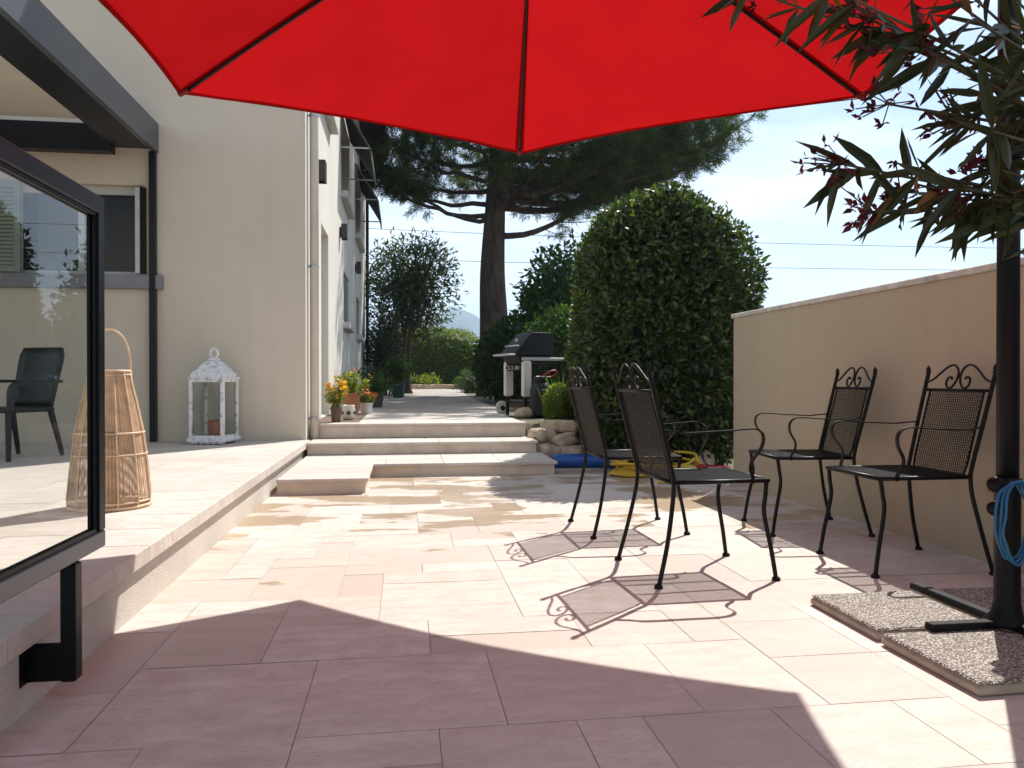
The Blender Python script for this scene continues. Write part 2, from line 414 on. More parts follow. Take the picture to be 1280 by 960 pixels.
# ------------------------------------------------------------------ leaves
def leaf_mesh(name, mat, parent, C, T, U, ln, wd, lv, fold=0.0, extra=None, hexa=False):
    """C centres of leaf bases, T unit directions, U unit side vectors; one pointed blade each"""
    n = len(C); ln = np.asarray(ln).reshape(-1, 1) * np.ones((n, 1)); wd = np.asarray(wd).reshape(-1, 1) * np.ones((n, 1))
    W = np.cross(T, U)
    if hexa:
        # a curled blade folded along its midrib: two six-sided halves
        cu = np.where(np.abs(W[:, 2:3]) > .05, np.sign(W[:, 2:3]), 1.0) * np.abs(np.random.default_rng(5).normal(size=(n, 1)))
        m1 = C + T * ln * .33 - W * cu * ln * .015; m2 = C + T * ln * .68 - W * cu * ln * .06; tp = C + T * ln - W * cu * ln * .15
        up = W * wd * .22
        V = np.stack([C, C + T * ln * .14 + U * wd * .26 + up * .5, m1 + U * wd * .48 + up, m2 + U * wd * .38 + up, tp, m2, m1,
                      C, m1, m2, tp, m2 - U * wd * .38 + up, m1 - U * wd * .48 + up, C + T * ln * .14 - U * wd * .26 + up * .5], 1).reshape(n * 2, 7, 3)
        lv = np.repeat(np.asarray(lv, dtype=float), 2); n = 2 * n
        k = 7
    else:
        V = np.stack([C, C + T * ln * .45 + U * wd * .5 + W * wd * fold, C + T * ln, C + T * ln * .45 - U * wd * .5 + W * wd * fold], 1)
        k = 4
    V = V.reshape(-1, 3)
    nv = len(V); nf = n
    F = np.arange(nv, dtype=np.int32)
    lvv = np.asarray(lv, dtype=np.float32)
    if extra is not None:
        ev, ef, elv = extra
    me = bpy.data.meshes.new(name)
    if extra is None:
        me.vertices.add(nv); me.vertices.foreach_set('co', V.astype(np.float32).ravel())
        me.loops.add(nv); me.loops.foreach_set('vertex_index', F)
        me.polygons.add(nf); me.polygons.foreach_set('loop_start', np.arange(0, nv, k, dtype=np.int32))
        try: me.polygons.foreach_set('loop_total', np.full(nf, k, dtype=np.int32))
        except Exception: pass
    else:
        ev = np.asarray(ev); ef = [list(f) for f in ef]
        allv = np.concatenate([V, ev]).astype(np.float32)
        lens = [k] * nf + [len(f) for f in ef]
        idx = np.concatenate([F, np.array([i + nv for f in ef for i in f], dtype=np.int32)])
        me.vertices.add(len(allv)); me.vertices.foreach_set('co', allv.ravel())
        me.loops.add(len(idx)); me.loops.foreach_set('vertex_index', idx.astype(np.int32))
        st = np.concatenate([[0], np.cumsum(lens)[:-1]]).astype(np.int32)
        me.polygons.add(len(lens)); me.polygons.foreach_set('loop_start', st)
        try: me.polygons.foreach_set('loop_total', np.array(lens, dtype=np.int32))
        except Exception: pass
        lvv = np.concatenate([lvv, np.full(len(ef), elv, dtype=np.float32)])
    me.materials.append(mat)
    me.update(calc_edges=True)
    at = me.attributes.new('lv', 'FLOAT', 'FACE'); at.data.foreach_set('value', lvv)
    me.validate()
    o = bpy.data.objects.new(name, me); COL.objects.link(o)
    if parent: o.parent = parent
    return o

def unit(a): return a / np.maximum(np.linalg.norm(a, axis=1, keepdims=True), 1e-9)

def lump(D, seed, k=7, amp=0.16):
    r = np.random.default_rng(seed); s = np.zeros(len(D))
    for i in range(k):
        w = r.normal(size=3) * r.uniform(2, 6); s += np.sin(D @ w + r.uniform(0, 6.28)) / math.sqrt(k)
    return 1 + amp * s

def crown(name, mat, parent, centre, rad, n, ln, wd, seed, power=2.0, zcut=None, shell=0.35, droop=0.15, amp=0.16, core=0.0, clump=0, lvshift=0.0, jitr=(0.75, 1.12)):
    """foliage spread through a lumpy superellipsoid"""
    g = np.random.default_rng(seed)
    D = unit(g.normal(size=(n, 3)))
    if clump:
        K = unit(g.normal(size=(clump, 3))); idx = g.integers(0, clump, n)
        D = unit(K[idx] + g.normal(size=(n, 3)) * 0.22); jit = g.uniform(*jitr, clump)[idx]
        cshift = g.normal(size=clump)[idx] * .13
    else: jit = np.ones(n); cshift = np.zeros(n)
    Q = D / (np.sum(np.abs(D) ** power, axis=1, keepdims=True) ** (1 / power))
    rr = (1 - shell * g.random(n) ** 1.7) * lump(D, seed + 1, amp=amp) * jit
    rad = np.array(rad)
    P = Q * rr[:, None] * rad + np.array(centre)
    if zcut is not None:
        k = P[:, 2] > zcut; P, D, rr, cshift = P[k], D[k], rr[k], cshift[k]
    n2 = len(P)
    T = unit(D * 0.55 + g.normal(size=(n2, 3)) * 0.75 + np.array([0, 0, -droop]))
    U = unit(np.cross(T, unit(D + g.normal(size=(n2, 3)) * 0.7)))
    lv = np.clip(g.beta(2, 2.4, n2) + lvshift + cshift, 0, 1)
    ex = None
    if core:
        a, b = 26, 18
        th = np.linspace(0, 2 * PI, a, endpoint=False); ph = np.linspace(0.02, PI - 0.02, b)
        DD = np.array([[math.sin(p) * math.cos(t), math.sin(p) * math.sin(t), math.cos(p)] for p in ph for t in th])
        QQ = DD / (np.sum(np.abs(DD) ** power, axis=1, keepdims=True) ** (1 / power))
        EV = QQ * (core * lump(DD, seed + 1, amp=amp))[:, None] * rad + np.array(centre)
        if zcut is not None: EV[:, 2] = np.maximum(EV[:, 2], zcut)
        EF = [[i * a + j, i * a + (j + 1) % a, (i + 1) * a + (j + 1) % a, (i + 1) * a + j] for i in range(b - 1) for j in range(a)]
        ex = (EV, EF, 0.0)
    return leaf_mesh(name, mat, parent, P, T, U, g.uniform(0.7, 1.3, n2) * ln, g.uniform(0.7, 1.3, n2) * wd, lv, fold=0.12, extra=ex)

# ------------------------------------------------------------------ paving layout
def lay_tiles(mb, x0, x1, y0, y1, z, seed, cell=0.2, sizes=((4, 3), (3, 2), (4, 2), (3, 3), (2, 2), (2, 3)), gap=0.0012, keep=None, mi=0):
    rnd = random.Random(seed)
    nx = int(math.ceil((x1 - x0) / cell)); ny = int(math.ceil((y1 - y0) / cell))
    occ = [[False] * ny for _ in range(nx)]
    for j in range(ny):
        for i in range(nx):
            if occ[i][j]: continue
            ss = list(sizes); rnd.shuffle(ss); ss += [(2, 1), (1, 2), (1, 1)]
            for (a, b) in ss:
                if i + a <= nx and j + b <= ny and not any(occ[i + p][j + q] for p in range(a) for q in range(b)): break
            for p in range(a):
                for q in range(b): occ[i + p][j + q] = True
            X0, X1 = x0 + i * cell + gap, min(x1, x0 + (i + a) * cell) - gap
            Y0, Y1 = y0 + j * cell + gap, min(y1, y0 + (j + b) * cell) - gap
            if X1 - X0 < 0.01 or Y1 - Y0 < 0.01: continue
            if keep and not keep((X0 + X1) / 2, (Y0 + Y1) / 2): continue
            dz = rnd.uniform(-0.0008, 0.0008)
            mb.add([(X0, Y0, z + dz), (X1, Y0, z + dz), (X1, Y1, z + dz), (X0, Y1, z + dz)], [[0, 1, 2, 3]], rnd.random(), mi)

def sheet(mb, x0, x1, y0, y1, z, mi=0, tv=0.5):
    mb.add([(x0, y0, z), (x1, y0, z), (x1, y1, z), (x0, y1, z)], [[0, 1, 2, 3]], tv, mi)

# ================================================================== SETTING
FX, FY, FYE = -1.14, 9.35, 23.8          # facade plane, front wall plane, far end of the house
WX = 3.16                                 # garden wall inner face
TH, SX1 = 0.28, 1.56                      # terrace height, right end of the steps
# ground: one sheet, with the upper garden bank behind the patio
xs = [-4000, -1500, -400, -100, -40, -20, -12, -9, -7, -5, -3, -1.6, -0.6, 0.4, 1.2, 1.50, 1.60, 1.7, 2.4, 3.3, 3.6, 5, 7, 10, 15, 25, 50, 120, 400, 1500, 4000]
ys = [-200, -40, -10, 0, 6, 8.0, 8.9, 9.05, 9.3, 9.74, 9.93, 10.5, 12, 14, 17, 20, 24, 28, 33, 40, 60, 120, 300, 800, 1600, 5000]
def gz(x, y):
    t = min(1, max(0, (y - 8.95) / 0.55)) if x > 1.55 else min(1, max(0, (y - 9.74) / 0.19))
    z = -0.03 + 0.455 * (t * t * (3 - 2 * t))
    if y > 13: z += 0.17 * min(1, (y - 13) / 18)
    return z
mb = MB()
mb.add([(x, y, gz(x, y)) for y in ys for x in xs], [[j * len(xs) + i, j * len(xs) + i + 1, (j + 1) * len(xs) + i + 1, (j + 1) * len(xs) + i] for j in range(len(ys) - 1) for i in range(len(xs) - 1)])
tag(mb.build('garden_ground', M['ground'], smooth=True), kind='structure')

mb = MB()
sheet(mb, -1.3, WX + 0.05, -4.0, 8.95, -0.004, 1)
lay_tiles(mb, -1.3, WX + 0.02, -4.0, 5.0, 0, 11, sizes=((3, 2), (2, 2), (4, 2), (3, 3), (3, 2), (2, 1), (3, 1), (2, 3)))
lay_tiles(mb, -1.3, WX + 0.02, 5.0, 8.95, 0, 5, sizes=((3, 2), (2, 2), (4, 2), (2, 1), (3, 3)))
tag(mb.build('patio_floor', [M['patio'], M['grout']], recalc=False), kind='structure')

# gravel path rising gently between the house and the garden
mb = MB()
py = [12.7, 14, 17, 20, 24, 28, 31.5]; pl = [-0.98, -0.95, -0.9, -0.9, -0.7, -0.6, -0.5]; pr = [1.75, 1.8, 1.75, 1.8, 1.9, 2.1, 2.3]
vs = []
for y, a, b in zip(py, pl, pr):
    for k in range(5): vs.append((a + (b - a) * k / 4, y, gz(0, y) + 0.016))
mb.add(vs, [[j * 5 + i, j * 5 + i + 1, j * 5 + 6 + i, j * 5 + 5 + i] for j in range(len(py) - 1) for i in range(4)])
tag(mb.build('gravel_path', M['gravel'], smooth=True, recalc=False), kind='structure')
# paved head of the path
mb = MB()
sheet(mb, -1.13, 1.53, 9.95, 12.7, 0.446, 1)
lay_tiles(mb, -0.55, 1.53, 9.95, 12.7, 0.45, 8, sizes=((3, 2), (2, 2), (4, 2), (3, 3)))
tag(mb.build('paved_path', [M['terrace'], M['grout']], recalc=False), kind='structure')
mb = MB(); sheet(mb, -1.13, -0.56, 9.97, 12.75, 0.452)
tag(mb.build('soil_ground', M['soil'], recalc=False), kind='structure')

# hills in the distance
g = np.random.default_rng(4)
mb = MB(); nx, ny = 90, 14
def ridge(x):
    return 58 + 66 * math.exp(-((x - 135) / 95) ** 2) + 30 * math.exp(-((x + 150) / 260) ** 2) + 16 * math.sin(x / 75.0 + 1) + 7 * math.sin(x / 31.0) + 4 * math.sin(x / 13.0)
vs = []
for j in range(ny):
    for i in range(nx):
        x = -1500 + 3400 * i / (nx - 1); t = j / (ny - 1)
        vs.append((x + 20 * math.sin(j * 1.3 + i), 1250 + 500 * t, 0.2 + ridge(x) * math.sin(min(1, t * 1.35) * PI / 2) * (1 + 0.10 * math.sin(i * 1.7 + j * 2.1)) * (1 if t < .75 else 1 - (t - .75) * 2)))
mb.add(vs, [[j * nx + i, j * nx + i + 1, (j + 1) * nx + i + 1, (j + 1) * nx + i] for j in range(ny - 1) for i in range(nx - 1)])
tag(mb.build('hills', M['hill'], smooth=True), kind='structure')

# ------------------------------------------------------------------ terrace and steps
t = thing('raised_terrace', 'pale stone terrace raised above the patio along the left side, in front of the house', 'terrace', (0, 0, 0))
mb = MB(); lay_tiles(mb, -8.0, -1.10, -3.0, FY - 0.01, TH, 3, sizes=((3, 2), (4, 2), (2, 2), (3, 3)))
mb.add([(-8, -3, TH - .004), (-1.105, -3, TH - .004), (-1.105, FY - .01, TH - .004), (-8, FY - .01, TH - .004)], [[0, 1, 2, 3]], .5, 1)
mb.build('paving', [M['terrace'], M['grout']], t, recalc=False)
mb = MB(); y = -3.0; rnd = random.Random(2)
while y < FY - 0.05:
    w = min(rnd.choice((0.3, 0.4, 0.4, 0.5)), FY - 0.02 - y)
    mb.box(-1.40, -1.085, y + .0015, y + w - .0015, TH - 0.07, TH - 0.006 + 0.009, rnd.random(), bevel=0.004); y += w
mb.build('edging', M['terrace'], t)
mb = MB(); mb.box(-8, -1.125, -3, FY - 0.01, -0.02, TH - 0.071)
mb.build('side_wall', M['pebble'], t)

def step(label, poly, z0, z1, seed, nose=0.03):
    t = thing('stone_step', label, 'step', (0, 0, 0), group='stone steps up to the path')
    mb = MB(); mb.prism(poly, 'z', z0, z1 - 0.031); mb.build('riser', M['riser'], t)
    mb = MB()
    xs_ = [p[0] for p in poly]; ys_ = [p[1] for p in poly]
    rnd = random.Random(seed)
    return t, mb, rnd
def tread_rows(mb, rnd, x0, x1, y0, y1, z1):
    y = y0
    while y < y1 - 0.01:
        h = min(y1 - y, 0.44); x = x0
        if y1 - y - h < 0.12: h = y1 - y
        while x < x1 - 0.01:
            w = min(rnd.choice((0.6, 0.9, 0.75)), x1 - x)
            if x1 - x - w < 0.25: w = x1 - x
            mb.box(x + .0015, x + w - .0015, y + .0015, y + h - .0015, z1 - 0.031, z1, rnd.random(), bevel=0.004); x += w
        y += h
t, mb, rnd = step('lowest stone step, L-shaped with a landing that juts out along the terrace', [(-1.08, 6.86), (-0.33, 6.86), (-0.33, 7.98), (SX1 + .02, 7.98), (SX1 + .02, 9.3), (-1.08, 9.3)], -0.01, 0.135, 1)
tread_rows(mb, rnd, -1.083, -0.30, 6.83, 7.95, 0.135); tread_rows(mb, rnd, -1.083, SX1 + .05, 7.95, 8.98, 0.135)
mb.build('tread', M['terrace'], t)
t, mb, rnd = step('middle stone step, second riser between the lowest step and the path', [(-1.08, 8.98), (SX1, 8.98), (SX1, 9.9), (-1.08, 9.9)], 0.137, 0.272, 2)
tread_rows(mb, rnd, -1.083, SX1 + .02, 8.95, 9.64, 0.272); mb.build('tread', M['terrace'], t)
t, mb, rnd = step('topmost stone step, level with the paved path above it', [(-1.06, 9.67), (SX1 - .02, 9.67), (SX1 - .02, 9.98), (-1.06, 9.98)], 0.274, 0.448, 3)
tread_rows(mb, rnd, -1.06, SX1, 9.64, 9.95, 0.451); mb.build('tread', M['terrace'], t)

# ------------------------------------------------------------------ garden wall
t = thing('garden_wall', 'beige rendered garden wall along the right side, capped with stone coping', 'wall', (0, 0, 0))
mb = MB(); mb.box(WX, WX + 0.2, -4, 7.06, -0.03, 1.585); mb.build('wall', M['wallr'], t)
mb = MB(); y = -4.0
while y < 7.1:
    mb.box(WX - 0.015, WX + 0.215, y + .001, min(y + 0.5, 7.09) - .001, 1.587, 1.628, bevel=0.006); y += 0.5
mb.build('coping', M['coping'], t)
t = thing('wall_socket', 'small weathered outdoor socket low on the garden wall, behind the mesh chairs', 'socket', (WX, 3.72, 0.44))
mb = MB(); mb.box(-0.03, -0.001, -0.04, 0.04, -0.05, 0.03, bevel=0.004); mb.build('box', M['outlet'], t)
mb = MB(); mb.box(-0.036, -0.0305, -0.03, 0.03, -0.012, 0.024, bevel=0.002); mb.build('cover', M['sillpale'], t)

# ------------------------------------------------------------------ house
house = thing('house', 'two storey cream rendered house beside the terrace and path', 'house', (0, 0, 0))
def wall_holes(mb, fn, u0, u1, z0, z1, holes, depth):
    """fn(u, d, z): a point on the wall at u, d metres inside; holes (ua, ub, za, zb)"""
    us = sorted({u0, u1} | {h[0] for h in holes} | {h[1] for h in holes})
    zs = sorted({z0, z1} | {h[2] for h in holes} | {h[3] for h in holes})
    for a, b in zip(us, us[1:]):
        for c, d in zip(zs, zs[1:]):
            um, zm = (a + b) / 2, (c + d) / 2
            if any(h[0] < um < h[1] and h[2] < zm < h[3] for h in holes): continue
            mb.add([fn(a, 0, c), fn(b, 0, c), fn(b, 0, d), fn(a, 0, d)], [[0, 1, 2, 3]])
    for (a, b, c, d) in holes:
        for p, q in (((a, c), (b, c)), ((b, c), (b, d)), ((b, d), (a, d)), ((a, d), (a, c))):
            mb.add([fn(p[0], 0, p[1]), fn(q[0], 0, q[1]), fn(q[0], depth, q[1]), fn(p[0], depth, p[1])], [[0, 1, 2, 3]])
HZ = 7.75
front_hole = (-4.36, -2.95, 2.19, 3.22)
mb = MB(); wall_holes(mb, lambda u, d, z: (u, FY + d, z), -9.5, FX, -0.05, HZ, [front_hole], 0.22)
mb.add([(-9.5, FY, -.05), (-9.5, FYE, -.05), (-9.5, FYE, HZ), (-9.5, FY, HZ)], [[0, 1, 2, 3]])
mb.build('front_wall', M['stucco'], house, recalc=False)
side = [(10.6, 12.4, 5.0, 6.5), (14.7, 16.5, 4.5, 6.0), (18.9, 20.9, 4.5, 6.0), (11.1, 12.15, 0.46, 3.2), (15.2, 16.7, 2.1, 3.1), (19.3, 20.8, 2.1, 3.05)]
mb = MB(); wall_holes(mb, lambda u, d, z: (FX - d, u, z), FY, FYE, -0.05, HZ, side, 0.2)
mb.add([(FX, FYE, -.05), (-9.5, FYE, -.05), (-9.5, FYE, HZ), (FX, FYE, HZ)], [[0, 1, 2, 3]])
mb.build('side_facade', M['facade'], house, recalc=False)
# roof with dark boarded eaves
mb = MB(); e = 0.55
a, b, c, d = -9.5 - e, FX + e, FY - e, FYE + e
mb.add([(a, c, HZ + .02), (b, c, HZ + .02), (b, d, HZ + .02), (a, d, HZ + .02)], [[0, 1, 2, 3]])
mb.add([(a, c, HZ + .16), (b, c, HZ + .16), (b, d, HZ + .16), (a, d, HZ + .16)] + [(a, c, HZ + .02), (b, c, HZ + .02), (b, d, HZ + .02), (a, d, HZ + .02)], [[0, 1, 5, 4], [1, 2, 6, 5], [2, 3, 7, 6], [3, 0, 4, 7]])
mb.build('eaves', M['eave'], house, recalc=False)
mb = MB(); xm = (a + b) / 2
mb.add([(a, c, HZ + .161), (b, c, HZ + .161), (b, d, HZ + .161), (a, d, HZ + .161), (xm, c + 4, HZ + 1.9), (xm, d - 4, HZ + 1.9)], [[0, 1, 4], [1, 2, 5, 4], [2, 3, 5], [3, 0, 4, 5]])
mb.build('roof', M['tile'], house)
mb = MB(); mb.tube([(b + .06, c, HZ + .1), (b + .06, d, HZ + .1)], 0.075, 10); mb.build('gutter', M['eave'], house, smooth=True)
# front window in the shade of the pergola
w = MB(); a0, a1, c0, c1 = front_hole
for (x0, x1, z0, z1) in ((a0, a1, c1 - .09, c1), (a0, a1, c0, c0 + .05), (a0, a0 + .06, c0 + .051, c1 - .091), (a1 - .06, a1, c0 + .051, c1 - .091), (-3.69, -3.62, c0 + .051, c1 - .091)):
    w.box(x0 + .002, x1 - .002, FY + 0.10, FY + 0.16, z0, z1)
win = w.build('window', M['winframe'], house)
w = MB(); w.box(a0 + .01, a1 - .01, FY + 0.165, FY + 0.18, c0 + .01, c1 - .01); w.build('pane', M['winglass'], win)
w = MB(); w.box(a0 - .5, a1 + 0.22, FY - 0.07, FY + 0.098, c0 - .16, c0 - .002, bevel=.008); w.build('sill', M['sill'], win)
w = MB()
for x0, x1, in ((a1 - .02, a1 + .035),):                      # folded shutter leaf edge on the right
    w.box(x0, x1, FY - 0.06, FY - 0.004, c0 + .02, c1 - .03)
w.build('shutter_edge', M['black'], win)
w = MB()
w.box(a1 - .075, a1 - .022, FY - 0.05, FY - 0.003, c0 + .02, c1 - .03); w.build('shutter_leaf', M['winframe'], win)
w = MB(); x0, x1 = a0 - .42, a0 + .12
for (p, q, r_, s_) in ((x0, x0 + .06, c0 + .01, c1), (x1 - .06, x1, c0 + .01, c1), (x0 + .061, x1 - .061, c0 + .01, c0 + .08), (x0 + .061, x1 - .061, c1 - .08, c1)):
    w.box(p, q, FY - .05, FY - .01, r_, s_)
k = c0 + .09
while k < c1 - .11:
    w.box(x0 + .061, x1 - .061, FY - .04, FY - .02, k, k + .035); k += .045
w.build('louvred_shutter', M['shutter'], win)

def side_window(y0, y1, z0, z1, sill=True, awn=None, shut=False):
    w = MB()
    for (p, q, r_, s_) in ((y0, y1, z1 - .06, z1), (y0, y1, z0, z0 + .06), (y0, y0 + .06, z0 + .061, z1 - .061), (y1 - .06, y1, z0 + .061, z1 - .061), ((y0 + y1) / 2 - .03, (y0 + y1) / 2 + .03, z0 + .061, z1 - .061)):
        w.box(FX - 0.17, FX - 0.11, p + .002, q - .002, r_, s_)
    o = w.build('window', M['winframe'], house)
    w = MB(); w.box(FX - .19, FX - .175, y0 + .01, y1 - .01, z0 + .01, z1 - .01); w.build('pane', M['winglass'], o)
    if sill:
        w = MB(); w.box(FX - .10, FX + .13, y0 - .12, y1 + .12, z0 - .12, z0 - .002, bevel=.008); w.build('sill', M['sillpale'], o)
    if shut:
        w = MB(); k = z0 + .03
        w.box(FX - .07, FX - .062, y0 + .02, y1 - .02, z0 + .02, z1 - .02)
        while k < z1 - .04: w.box(FX - .06, FX - .03, y0 + .02, y1 - .02, k, k + .03); k += .045
        w.build('louvred_shutter', M['shutter'], o)
for q in side[:3]: side_window(*q)
for q in side[4:]: side_window(*q, shut=True)
# doorway
w = MB(); y0, y1, z0, z1 = side[3]
w.box(FX - .19, FX - .14, y0 + .03, y1 - .03, z0, z1 - .03); dr = w.build('door', M['cream'], house)
w = MB(); w.box(FX - .139, FX - .12, y0 + .15, y1 - .15, z0 + 1.2, z1 - .2); w.build('panel', M['sillpale'], dr)
w = MB(); w.tube([(FX - .10, y0 + .12, z0 + 1.0), (FX - .10, y0 + .26, z0 + 1.0)], .012, 8); w.tube([(FX - .139, y0 + .12, z0 + 1.0), (FX - .10, y0 + .12, z0 + 1.0)], .012, 8); w.build('handle', M['zinc'], dr)
# projecting awnings on stay arms
for (ya, yb) in ((14.55, 16.95), (18.7, 21.4)):
    w = MB(); w.prism([(FX + .01, 6.12), (FX + .54, 5.26), (FX + .565, 5.28), (FX + .03, 6.15)], 'y', ya, yb)
    o = w.build('awning', M['awning'], house)
    w = MB(); w.box(FX + .54, FX + .565, ya, yb, 5.10, 5.259); w.build('valance', M['awning'], o)
    w = MB()
    w.tube([(FX, ya + .04, 5.30), (FX + .53, ya + .04, 5.30)], .016, 6); w.build('stay_arm', M['zinc'], o)
    w = MB(); w.tube([(FX, yb - .04, 5.30), (FX + .53, yb - .04, 5.30)], .016, 6); w.build('stay_arm', M['zinc'], o)
# downpipes
w = MB(); w.tube([(FX + .07, 9.62, 0.272), (FX + .07, 9.62, HZ)], .054, 16); dp = w.build('downpipe', M['pvc'], house, smooth=True)
for z in (0.52, 2.37, 4.20, 6.1):
    w = MB(); w.lathe([(.055, -.014), (.060, -.014), (.060, .014), (.055, .014)], 16, (FX + .07, 9.62, z)); w.tube([(FX, 9.62, z), (FX + .012, 9.62, z)], .012, 6)
    w.tube([(FX + .07, 9.565, z), (FX + .07, 9.54, z)], .010, 6)
    w.build('clip', M['zinc'], dp)
w = MB(); w.tube([(FX + .07, FYE - .15, .45), (FX + .07, FYE - .15, HZ)], .05, 10); w.build('downpipe', M['eave'], house, smooth=True)
# wall lamps
lamp = thing('wall_lamp', 'brown box wall lamp on the sunlit facade, nearest the downpipe', 'wall lamp', (FX, 10.42, 3.6), group='box wall lamps on the facade')
w = MB(); w.box(0.004, 0.02, -.05, .05, .04, .22); w.build('back_plate', M['lampbrown'], lamp)
w = MB()
for (p, q) in ((0.03, 0.04), (0.125, 0.135)): w.box(p, q, -.10, .10, 0, .27)
for (p, q) in ((-.10, -.09), (.09, .10)): w.box(0.0405, 0.1245, p, q, 0, .27)
w.build('housing', M['lampbrown'], lamp)
w = MB(); w.box(.0205, .0295, -.03, .03, .08, .18); w.box(.045, .12, -.085, .085, .12, .15); w.build('core', M['sillpale'], lamp)
copy_thing(lamp, (FX, 14.35, 3.55), 0, 'brown box wall lamp on the facade, middle of the three, above the ground floor windows')
copy_thing(lamp, (FX, 18.9, 3.55), 0, 'brown box wall lamp farthest along the facade, near the end of the house')

# ------------------------------------------------------------------ pergola
pg = thing('pergola', 'dark aluminium pergola with cream slatted roof fixed to the house wall', 'pergola', (0, 0, 0))
BX = -2.78
w = MB(); w.box(BX - .04, BX, -3, FY - .012, 3.60, 3.93); w.box(BX - .06, BX - .041, -3, FY - .012, 3.60, 3.62); w.build('side_beam', M['alu_reflect'], pg)
w = MB(); w.box(BX - .46, BX - .045, -3, FY - .05, 3.63, 3.69); w.box(BX - .46, BX - .42, -3, FY - .05, 3.69, 3.88); w.build('gutter_beam', M['alu'], pg)
w = MB(); w.box(-8.5, BX - .47, FY - .16, FY - .005, 3.56, 3.86); w.build('wall_beam', M['alu'], pg)
w = MB(); y = -2.9
while y < FY - .3:
    w.prism([(y, 3.90), (y + .19, 3.87), (y + .20, 3.885), (y + .01, 3.925)], 'x', -8.5, BX - .465); y += .2
w.build('roof_slats', M['cream'], pg)
w = MB(); w.box(-2.87, -2.80, FY - .072, FY - .003, TH, 3.599); w.build('post', M['alu'], pg)
w = MB(); w.box(-8.5, -8.4, -3, -2.9, TH, 3.86); w.build('post', M['alu'], pg)
w = MB(); w.box(BX - .10, BX - .03, -3, -2.93, TH, 3.599); w.build('post', M['alu'], pg)

# ------------------------------------------------------------------ glass screen on the terrace edge
GX, GY1, GY0, G0, G1 = -1.0, 2.72, -1.2, 0.445, 1.60
sc_ = thing('glass_screen', 'framed glass wind screen along the near terrace edge', 'glass screen', (GX, 0, 0))
w = MB(); f = .019
w.box(-f, f, GY0, GY1, G1 - .058, G1, bevel=.004); w.build('top_rail', M['alu'], sc_)
w = MB(); w.box(-f, f, GY0, GY1, G0, G0 + .056, bevel=.004); w.build('bottom_rail', M['alu_reflect'], sc_)
w = MB(); w.box(-f, f, GY1 - .046, GY1, G0 + .057, G1 - .059, bevel=.003); w.build('stile', M['alu'], sc_)
w = MB(); w.box(-f, f, GY0, GY0 + .046, G0 + .057, G1 - .059, bevel=.003); w.build('stile', M['alu'], sc_)
w = MB(); w.add([(0, GY0 + .047, G0 + .057), (0, GY1 - .047, G0 + .057), (0, GY1 - .047, G1 - .059), (0, GY0 + .047, G1 - .059)], [[0, 1, 2, 3]]); w.build('pane', M['glass'], sc_, recalc=False)
w = MB()
for (y0, y1, z0, z1) in ((GY0 + .047, GY1 - .047, G0 + .057, G0 + .070), (GY1 - .060, GY1 - .047, G0 + .071, G1 - .073), (GY0 + .047, GY1 - .047, G1 - .072, G1 - .060)):
    w.box(-.012, -.003, y0, y1, z0, z1); w.box(.003, .012, y0, y1, z0, z1)
w.build('gasket', M['black'], sc_)
for yy in (2.50, -0.9):
    w = MB(); w.box(-.022, .022, yy - .022, yy + .022, .085, G0 - .001, bevel=.006)
    o = w.build('post', M['black'], sc_)
    w = MB(); w.box(-.122, -.024, yy - .006, yy + .006, .085, .20, bevel=.002); w.box(-.124, -.1215, yy - .05, yy + .05, .085, .20); w.build('bracket', M['black'], o)

# ------------------------------------------------------------------ resin armchair behind the glass
ac = thing('armchair', 'dark resin garden armchair on the terrace, seen through the glass screen', 'armchair', (-3.56, 7.6, TH), R(247))
w = MB(); w.box(-.25, .25, -.25, .25, .42, .465, bevel=.015); w.build('seat', M['plastic'], ac)
w = MB()
nv = 9; vs = []
for j in range(nv):
    t_ = j / (nv - 1); z = .46 + .56 * t_; half = .235 + .03 * t_ - (.04 * max(0, t_ - .85) / .15)
    for i in range(9):
        s_ = -1 + 2 * i / 8
        vs.append((-.25 - .13 * t_ - .05 * (1 - s_ * s_), s_ * half, z))
fs = [[j * 9 + i, j * 9 + i + 1, (j + 1) * 9 + i + 1, (j + 1) * 9 + i] for j in range(nv - 1) for i in range(8)]
w.add(vs, fs); o = w.build('backrest', M['plastic'], ac, smooth=True)
sm = o.modifiers.new('thick', 'SOLIDIFY'); sm.thickness = .03
for s_ in (-1, 1):
    w = MB(); w.strap(smoothp([(-.30, s_ * .27, .70), (-.1, s_ * .29, .70), (.14, s_ * .29, .685), (.235, s_ * .285, .64), (.24, s_ * .275, .44)], 5), (0, 1, 0), .055, .028); w.build('armrest', M['plastic'], ac)
    w = MB(); w.tube([(.22, s_ * .235, .43), (.26, s_ * .275, 0)], [.028, .02], 8); w.build('leg', M['plastic'], ac)
    w = MB(); w.tube([(-.23, s_ * .225, .43), (-.33, s_ * .26, 0)], [.028, .02], 8); w.build('leg', M['plastic'], ac)

